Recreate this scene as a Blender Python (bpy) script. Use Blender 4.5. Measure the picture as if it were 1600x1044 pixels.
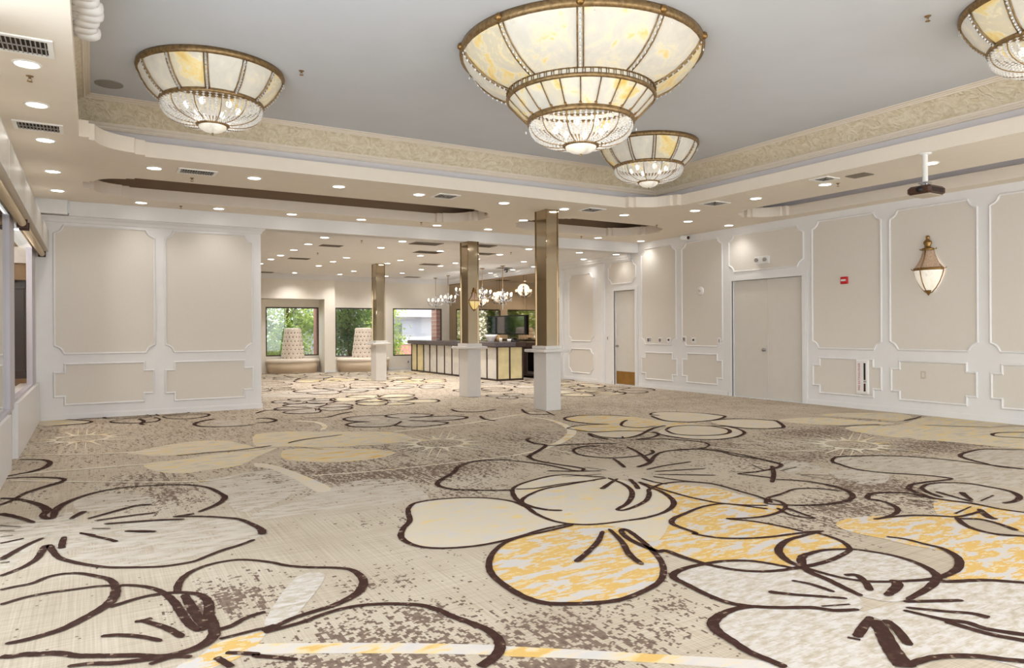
import bpy, bmesh, math, random
from mathutils import Vector, Matrix, geometry
for o in list(bpy.data.objects):
    bpy.data.objects.remove(o)
sc = bpy.context.scene
col = sc.collection
RND = random.Random(11)
PI = math.pi

# ------------------------------------------------------------------ camera
cam = bpy.data.cameras.new('camera')
cam.sensor_width = 36
cam.lens = 1109.5 / 1600 * 36
cam.shift_y = -6.8 / 1600
cam.clip_start = 0.05
cam_ob = bpy.data.objects.new('camera', cam)
col.objects.link(cam_ob)
rot = Matrix.Rotation(math.radians(-30.6), 3, 'Z') @ Matrix.Rotation(PI / 2, 3, 'X') @ Matrix.Rotation(-0.0052, 3, 'Z')
cam_ob.matrix_world = Matrix.Translation((0, 0, 1.38)) @ rot.to_4x4()
sc.camera = cam_ob

# ------------------------------------------------------------------ world, sun, exposure
sc.view_settings.view_transform = 'Standard'
sc.view_settings.look = 'None'
sc.view_settings.gamma = 1
sc.view_settings.exposure = 0.45
W = bpy.data.worlds.new('sky')
sc.world = W
W.use_nodes = True
bg = W.node_tree.nodes['Background']
bg.inputs[0].default_value = (0.87, 0.94, 1.0, 1)
bg.inputs[1].default_value = 3.15
sun = bpy.data.lights.new('sun', 'SUN')
sun.energy = 4.6
sun.angle = 0.02
sun.color = (1, 0.95, 0.86)
sun_ob = bpy.data.objects.new('sun', sun)
col.objects.link(sun_ob)
sun_ob.rotation_euler = (math.radians(28), math.radians(-10), 0)
SPOT_W, HALL_W, CHAND_W = 19.0, 70.0, 5.0

# ------------------------------------------------------------------ helpers
def lin(r, g, b):
    f = lambda c: (c / 255 / 12.92) if c <= 10 else ((c / 255 + 0.055) / 1.055) ** 2.4
    return (f(r), f(g), f(b), 1)

class NT:
    """small node-tree helper"""
    def __init__(s, name):
        s.m = bpy.data.materials.new(name)
        s.m.use_nodes = True
        s.t = s.m.node_tree
        s.b = s.t.nodes['Principled BSDF']
        s.out = s.t.nodes['Material Output']
    def n(s, typ, **kw):
        nd = s.t.nodes.new(typ)
        for k, v in kw.items():
            setattr(nd, k, v)
        return nd
    def l(s, a, b):
        s.t.links.new(a, b)
    def coord(s, sx=1, sy=1, sz=1, snap=None):
        tc = s.n('ShaderNodeTexCoord')
        o = tc.outputs['Object']
        if snap:
            v = s.n('ShaderNodeVectorMath', operation='SNAP')
            s.l(o, v.inputs[0])
            v.inputs[1].default_value = snap
            o = v.outputs[0]
        mp = s.n('ShaderNodeMapping')
        mp.inputs['Scale'].default_value = (sx, sy, sz)
        s.l(o, mp.inputs['Vector'])
        return mp.outputs[0]
    def noise(s, vec, scale, detail=2, rough=.5, dist=0):
        n = s.n('ShaderNodeTexNoise')
        n.inputs['Scale'].default_value = scale
        n.inputs['Detail'].default_value = detail
        n.inputs['Roughness'].default_value = rough
        n.inputs['Distortion'].default_value = dist
        s.l(vec, n.inputs['Vector'])
        return n.outputs[0]
    def ramp(s, fac, stops, interp='LINEAR'):
        r = s.n('ShaderNodeValToRGB')
        r.color_ramp.interpolation = interp
        e = r.color_ramp.elements
        while len(e) < len(stops):
            e.new(0.5)
        for i, (p, c) in enumerate(stops):
            e[i].position = p
            e[i].color = c
        s.l(fac, r.inputs[0])
        return r.outputs[0]
    def mix(s, fac, a, b, mode='MIX'):
        m = s.n('ShaderNodeMix', data_type='RGBA', blend_type=mode)
        for i, x in ((0, fac), (6, a), (7, b)):
            if hasattr(x, 'is_linked') or hasattr(x, 'links'):
                s.l(x, m.inputs[i])
            else:
                m.inputs[i].default_value = x
        return m.outputs[2]
    def math(s, op, a, b=None):
        m = s.n('ShaderNodeMath', operation=op)
        for i, x in enumerate((a, b)):
            if x is None:
                continue
            if hasattr(x, 'links'):
                s.l(x, m.inputs[i])
            else:
                m.inputs[i].default_value = x
        return m.outputs[0]
    def bump(s, h, strength=.3, dist=.01):
        b = s.n('ShaderNodeBump')
        b.inputs['Strength'].default_value = strength
        b.inputs['Distance'].default_value = dist
        s.l(h, b.inputs['Height'])
        s.l(b.outputs[0], s.b.inputs['Normal'])
    def set(s, **kw):
        for k, v in kw.items():
            i = s.b.inputs[k.replace('_', ' ')]
            if hasattr(v, 'links'):
                s.l(v, i)
            else:
                i.default_value = v

def paint(name, rgb, rough=.6, metal=0, var=.012, scale=6, spec=.3):
    """plain painted or solid surface with a faint mottling"""
    t = NT(name)
    c = lin(*rgb)
    d = tuple(x * (1 - var) for x in c[:3]) + (1,)
    u = tuple(min(1, x * (1 + var)) for x in c[:3]) + (1,)
    n = t.noise(t.coord(), scale, 3)
    t.set(Base_Color=t.ramp(n, [(.35, d), (.65, u)]), Roughness=rough, Metallic=metal)
    t.b.inputs['Specular IOR Level'].default_value = spec
    return t.m

def glow(name, rgb, strength):
    t = NT(name)
    n = t.noise(t.coord(), 9, 1)
    c = lin(*rgb)
    t.set(Base_Color=c, Emission_Color=t.ramp(n, [(.2, c), (.8, tuple(min(1, x * 1.05) for x in c[:3]) + (1,))]),
          Emission_Strength=strength, Roughness=.5)
    return t.m

M = {}
M['wall_white'] = paint('wall_white_paint', (224, 221, 218), .55)
M['wall_beige'] = paint('panel_beige_fabric', (214, 206, 195), .8, var=.01, scale=30)
M['soffit'] = paint('soffit_tan_paint', (228, 218, 203), .7)
M['lip'] = paint('tray_lip_cream', (226, 214, 198), .6)
M['cove'] = paint('cove_pale_lilac', (210, 205, 206), .7)
M['slot'] = paint('slot_shade_brown', (156, 130, 104), .8)  # darkened brown: the shade inside the recess is put into the colour
M['tray'] = paint('tray_ceiling_grey_paint', (203, 206, 211), .8, var=.015, scale=2)
M['hall_ceiling'] = paint('hall_ceiling_paint', (230, 227, 224), .8, var=.015)
M['hall_wall'] = paint('hall_wall_cream', (226, 218, 205), .7)
M['door'] = paint('door_cream_paint', (208, 201, 191), .5)
M['brass'] = paint('antique_brass', (150, 116, 70), .35, .9, .18, 25)
M['bronze_band'] = paint('bronze_band', (146, 120, 84), .42, .75, .25, 30)
M['kick'] = paint('brass_kick_plate', (160, 120, 62), .35, .6, .1)
M['chrome'] = paint('chrome', (200, 200, 205), .12, 1, .02)
M['steel'] = paint('satin_steel', (150, 146, 142), .35, .9)
M['white_metal'] = paint('white_enamel', (235, 232, 226), .4)
M['grey_metal'] = paint('grey_enamel', (150, 145, 138), .5)
M['dark_gap'] = paint('vent_dark', (58, 50, 44), .9)
M['vent_grey'] = paint('vent_grey', (128, 118, 106), .7)
M['plinth'] = paint('plinth_white_stone', (222, 218, 215), .4, var=.015, scale=14)
M['plinth_grey'] = paint('plinth_grey_stone', (176, 166, 156), .5, var=.04, scale=12)
M['black'] = paint('black_plastic', (34, 30, 30), .4)
M['dark_brown'] = paint('dark_brown_plastic', (70, 46, 36), .35)
M['red'] = paint('red_enamel', (190, 40, 40), .4)
M['white_plastic'] = paint('white_plastic', (228, 224, 220), .4)
M['grey_plastic'] = paint('grey_plastic', (120, 110, 112), .4)
M['beige_plastic'] = paint('beige_plastic', (196, 184, 166), .5)
M['frame_dark'] = paint('window_frame_dark', (70, 58, 52), .5)
M['bar_dark'] = paint('bar_dark_wood', (64, 48, 42), .35, var=.2)
M['bar_top'] = paint('bar_counter_stone', (92, 84, 86), .2, var=.2, scale=20)
M['upholstery'] = paint('cream_leather', (226, 212, 196), .45)
M['button'] = paint('brown_button', (120, 86, 66), .5)
M['booth_base'] = paint('booth_base_tan', (206, 186, 160), .5)
M['wood'] = paint('dark_door_wood', (66, 38, 22), .4, var=.25)
M['wood_tan'] = paint('tan_wood', (158, 122, 76), .5, var=.15)
M['brick'] = paint('red_brick', (182, 128, 118), .8, var=.15, scale=20)
M['bldg'] = paint('far_house_stucco', (172, 171, 178), .9)
M['ground'] = paint('outdoor_paving', (150, 140, 126), .9)
M['bark'] = paint('bark', (92, 74, 58), .9, var=.2)
M['shade_roll'] = paint('tan_roll_shade', (222, 204, 174), .7)
M['ceramic'] = paint('white_ceramic', (236, 232, 226), .25)
M['light_block'] = paint('light_block_grey', (120, 118, 116), .9)  # for the unseen slabs that keep stray light out
M['lens'] = glow('downlight_lens', (255, 252, 246), 9.0)
M['bulb'] = glow('warm_bulb', (255, 240, 216), 2.2)
M['candle'] = glow('candle_bulb', (255, 238, 214), 4.0)

def mirror(name, rgb, rough):
    t = NT(name)
    n = t.noise(t.coord(), 1.5, 2)
    c = lin(*rgb)
    t.set(Base_Color=t.ramp(n, [(.3, tuple(x * .94 for x in c[:3]) + (1,)), (.7, c)]), Metallic=1.0, Roughness=rough)
    return t.m
M['bronze_mirror'] = mirror('bronze_mirror', (180, 160, 134), .03)
M['column_mirror'] = mirror('column_bronze_mirror', (190, 176, 152), .1)
M['silver_mirror'] = mirror('silver_mirror', (225, 222, 216), .04)
M['screen'] = mirror('dark_screen', (128, 126, 128), .05)

def glass_pane():
    t = NT('window_glass')
    tr = t.n('ShaderNodeBsdfTransparent'); tr.inputs[0].default_value = (.97, .98, .98, 1)
    gl = t.n('ShaderNodeBsdfGlossy'); gl.inputs['Roughness'].default_value = .02
    mx = t.n('ShaderNodeMixShader'); mx.inputs[0].default_value = .05
    t.l(tr.outputs[0], mx.inputs[1]); t.l(gl.outputs[0], mx.inputs[2]); t.l(mx.outputs[0], t.out.inputs[0])
    return t.m
M['glass'] = glass_pane()
M['frame_silver'] = paint('silver_frame_enamel', (182, 177, 184), .4)
M['pelmet_face'] = paint('pelmet_silver_face', (206, 200, 190), .3, .25)

def crystal():
    t = NT('crystal')
    tr = t.n('ShaderNodeBsdfTransparent'); tr.inputs[0].default_value = (.94, .94, .94, 1)
    gl = t.n('ShaderNodeBsdfGlossy'); gl.inputs['Roughness'].default_value = .08
    tl = t.n('ShaderNodeBsdfTranslucent'); tl.inputs[0].default_value = (.95, .94, .92, 1)
    df = t.n('ShaderNodeBsdfDiffuse'); df.inputs[0].default_value = (.93, .92, .9, 1)
    n = t.noise(t.coord(), 60, 1)
    a = t.n('ShaderNodeMixShader'); t.l(n, a.inputs[0]); t.l(tr.outputs[0], a.inputs[1]); t.l(gl.outputs[0], a.inputs[2])
    b = t.n('ShaderNodeMixShader'); b.inputs[0].default_value = .5; t.l(tl.outputs[0], b.inputs[1]); t.l(df.outputs[0], b.inputs[2])
    c = t.n('ShaderNodeMixShader'); c.inputs[0].default_value = .68; t.l(a.outputs[0], c.inputs[1]); t.l(b.outputs[0], c.inputs[2])
    t.l(c.outputs[0], t.out.inputs[0])
    return t.m
M['crystal'] = crystal()

def art_glass(name, emit, yellow=.66, base=(244, 238, 224)):
    """marbled opal glass with amber veins; lit from behind when emit > 0"""
    t = NT(name)
    n = t.noise(t.coord(1, 1, 1), 3.2, 4, .6, 1.2)
    n2 = t.noise(t.coord(1, 1, 1), 14, 3, .6, .6)
    f = t.math('ADD', t.math('MULTIPLY', n, .8), t.math('MULTIPLY', n2, .2))
    c = t.ramp(f, [(.30, lin(198, 193, 182)), (.5, lin(*base)), (yellow - .05, lin(224, 214, 188)), (yellow, lin(228, 204, 140)), (yellow + .1, lin(220, 182, 100))])
    t.set(Base_Color=c, Roughness=.3, Emission_Color=c, Emission_Strength=emit)
    return t.m
M['art_glass'] = art_glass('lit_opal_glass', .12, .64, (212, 205, 191))
M['art_glass_warm'] = art_glass('lit_amber_opal_glass', .12, .57, (212, 200, 172))
M['opal'] = art_glass('lit_opal_cap', .22, .8)
M['bead_tan'] = paint('tan_glass_beads', (206, 178, 152), .25, 0, .2, 60)
M['pedestal'] = paint('pedestal_stone', (206, 200, 193), .45, var=.015, scale=14)
M['amber_cap'] = art_glass('lit_amber_cap', .4, .5, (226, 196, 128))
M['bar_glass'] = art_glass('bar_front_opal_glass', 0, .8, (222, 217, 208))
M['bar_glass_amber'] = paint('bar_front_amber_glass', (222, 207, 160), .3, 0, .1, 3)

def frieze():
    t = NT('embossed_frieze')
    n1 = t.noise(t.coord(1, 1, 1.3), 5.5, 2, .5, 3.2)
    n2 = t.noise(t.coord(), 22, 2, .5, 1.5)
    h = t.math('ADD', t.math('MULTIPLY', n1, .75), t.math('MULTIPLY', n2, .25))
    t.set(Base_Color=t.ramp(h, [(.36, lin(208, 193, 162)), (.5, lin(221, 208, 181)), (.62, lin(230, 220, 198))]), Roughness=.45)  # relief shading put into the colour, low parts darker
    t.bump(h, .9, .03)
    return t.m
M['frieze'] = frieze()

def leaves(name, a, b):
    t = NT(name)
    n = t.noise(t.coord(), 1.1, 3)
    c = t.ramp(n, [(.3, lin(*a)), (.7, lin(*b))])
    tl = t.n('ShaderNodeBsdfTranslucent'); t.l(c, tl.inputs[0])
    df = t.n('ShaderNodeBsdfDiffuse'); t.l(c, df.inputs[0])
    m = t.n('ShaderNodeMixShader'); m.inputs[0].default_value = .45
    t.l(df.outputs[0], m.inputs[1]); t.l(tl.outputs[0], m.inputs[2]); t.l(m.outputs[0], t.out.inputs[0])
    return t.m
M['leaf'] = leaves('tree_leaves', (92, 122, 56), (200, 214, 124))
M['leaf2'] = leaves('dark_tree_leaves', (74, 104, 58), (160, 186, 108))

class MB:
    """collects geometry; build() links it as ONE mesh object"""
    def __init__(s):
        s.v = []; s.f = []; s.mi = []; s.sm = []
    def add(s, verts, faces, mi=0, smooth=False):
        k = len(s.v)
        s.v += [tuple(p) for p in verts]
        for f in faces:
            s.f.append(tuple(i + k for i in f)); s.mi.append(mi); s.sm.append(smooth)
        return s
    def poly(s, pts, mi=0):
        return s.add(pts, [tuple(range(len(pts)))], mi)
    def box(s, x0, x1, y0, y1, z0, z1, mi=0):
        v = [(x, y, z) for z in (z0, z1) for x, y in ((x0, y0), (x1, y0), (x1, y1), (x0, y1))]
        return s.add(v, [(3, 2, 1, 0), (4, 5, 6, 7), (0, 1, 5, 4), (1, 2, 6, 5), (2, 3, 7, 6), (3, 0, 4, 7)], mi)
    def bbox(s, x0, x1, y0, y1, z0, z1, b, mi=0):
        """box with chamfered vertical and horizontal edges"""
        cx, cy = (x0 + x1) / 2, (y0 + y1) / 2
        def ring(dx, dy, z, c):
            return [(cx - dx + c, cy - dy, z), (cx + dx - c, cy - dy, z), (cx + dx, cy - dy + c, z), (cx + dx, cy + dy - c, z),
                    (cx + dx - c, cy + dy, z), (cx - dx + c, cy + dy, z), (cx - dx, cy + dy - c, z), (cx - dx, cy - dy + c, z)]
        hx, hy = (x1 - x0) / 2, (y1 - y0) / 2
        rs = [ring(hx - b, hy - b, z0, b * .6), ring(hx, hy, z0 + b, b), ring(hx, hy, z1 - b, b), ring(hx - b, hy - b, z1, b * .6)]
        v = sum(rs, [])
        f = [tuple(range(7, -1, -1)), tuple(range(24, 32))]
        for r in range(3):
            for i in range(8):
                j = (i + 1) % 8
                f.append((r * 8 + i, r * 8 + j, r * 8 + 8 + j, r * 8 + 8 + i))
        return s.add(v, f, mi)
    def lathe(s, prof, seg=32, c=(0, 0), a0=0, a1=2 * PI, mi=0, smooth=True, sx=1, sy=1):
        full = abs(a1 - a0 - 2 * PI) < 1e-6
        n = seg if full else seg + 1
        v = []
        for r, z in prof:
            for i in range(n):
                a = a0 + (a1 - a0) * i / seg
                v.append((c[0] + r * sx * math.cos(a), c[1] + r * sy * math.sin(a), z))
        f = []
        for k in range(len(prof) - 1):
            for i in range(seg):
                j = (i + 1) % n if full else i + 1
                f.append((k * n + i, k * n + j, (k + 1) * n + j, (k + 1) * n + i))
        return s.add(v, f, mi, smooth)
    def tube(s, pts, r, seg=6, mi=0, cap=True):
        pts = [Vector(p) for p in pts]
        rr = r if isinstance(r, (list, tuple)) else [r] * len(pts)
        v = []
        for i, p in enumerate(pts):
            t = (pts[min(i + 1, len(pts) - 1)] - pts[max(i - 1, 0)]).normalized()
            up = Vector((0, 0, 1)) if abs(t.z) < .9 else Vector((1, 0, 0))
            a = t.cross(up).normalized(); b = t.cross(a)
            for k in range(seg):
                q = 2 * PI * k / seg
                v.append(p + (a * math.cos(q) + b * math.sin(q)) * rr[i])
        f = []
        for i in range(len(pts) - 1):
            for k in range(seg):
                j = (k + 1) % seg
                f.append((i * seg + k, i * seg + j, (i + 1) * seg + j, (i + 1) * seg + k))
        if cap:
            f.append(tuple(range(seg))); f.append(tuple(range((len(pts) - 1) * seg, len(pts) * seg)))
        return s.add(v, f, mi, True)
    def ball(s, c, r, seg=8, rings=5, mi=0, sz=1):
        v = []; f = []
        for i in range(rings + 1):
            t = PI * i / rings
            for k in range(seg):
                q = 2 * PI * k / seg
                v.append((c[0] + r * math.sin(t) * math.cos(q), c[1] + r * math.sin(t) * math.sin(q), c[2] + r * sz * math.cos(t)))
        for i in range(rings):
            for k in range(seg):
                j = (k + 1) % seg
                f.append((i * seg + k, i * seg + j, (i + 1) * seg + j, (i + 1) * seg + k))
        return s.add(v, f, mi, True)
    def gem(s, c, r, h=None, mi=0):
        h = h or r
        x, y, z = c
        v = [(x, y, z + h), (x + r, y, z), (x, y + r, z), (x - r, y, z), (x, y - r, z), (x, y, z - h)]
        return s.add(v, [(0, 1, 2), (0, 2, 3), (0, 3, 4), (0, 4, 1), (5, 2, 1), (5, 3, 2), (5, 4, 3), (5, 1, 4)], mi)
    def build(s, name, mats, parent=None, loc=None):
        me = bpy.data.meshes.new(name)
        me.from_pydata(s.v, [], s.f)
        for m in (mats if isinstance(mats, (list, tuple)) else [mats]):
            me.materials.append(M[m] if isinstance(m, str) else m)
        me.polygons.foreach_set('material_index', s.mi)
        me.polygons.foreach_set('use_smooth', s.sm)
        me.update()
        o = bpy.data.objects.new(name, me)
        col.objects.link(o)
        if parent: o.parent = parent
        if loc: o.location = loc
        return o

def thing(name, label, cat, loc=(0, 0, 0), group=None, rz=0):
    o = bpy.data.objects.new(name, None)
    o.empty_display_size = .1
    col.objects.link(o)
    o.location = loc; o.rotation_euler = (0, 0, rz)
    return tag(o, label, cat, group)
def tag(o, label, cat, group=None):
    o['label'] = label; o['category'] = cat
    if group: o['group'] = group
    return o
def struct(o):
    o['kind'] = 'structure'
    return o
def copy_tree(o, parent=None):
    c = o.copy(); col.objects.link(c)
    if parent: c.parent = parent
    for ch in list(o.children): copy_tree(ch, c)
    return c
def lamp(name, kind, loc, energy, parent=None, color=(1, .985, .965), radius=.05, **kw):
    L = bpy.data.lights.new(name, kind)
    L.energy = energy; L.color = color; L.shadow_soft_size = radius
    for k, v in kw.items(): setattr(L, k, v)
    o = bpy.data.objects.new(name, L); col.objects.link(o); o.location = loc
    if parent: o.parent = parent
    return o
ORD = ['first', 'second', 'third', 'fourth', 'fifth', 'sixth', 'seventh', 'eighth', 'ninth', 'tenth', 'eleventh', 'twelfth']

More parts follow.
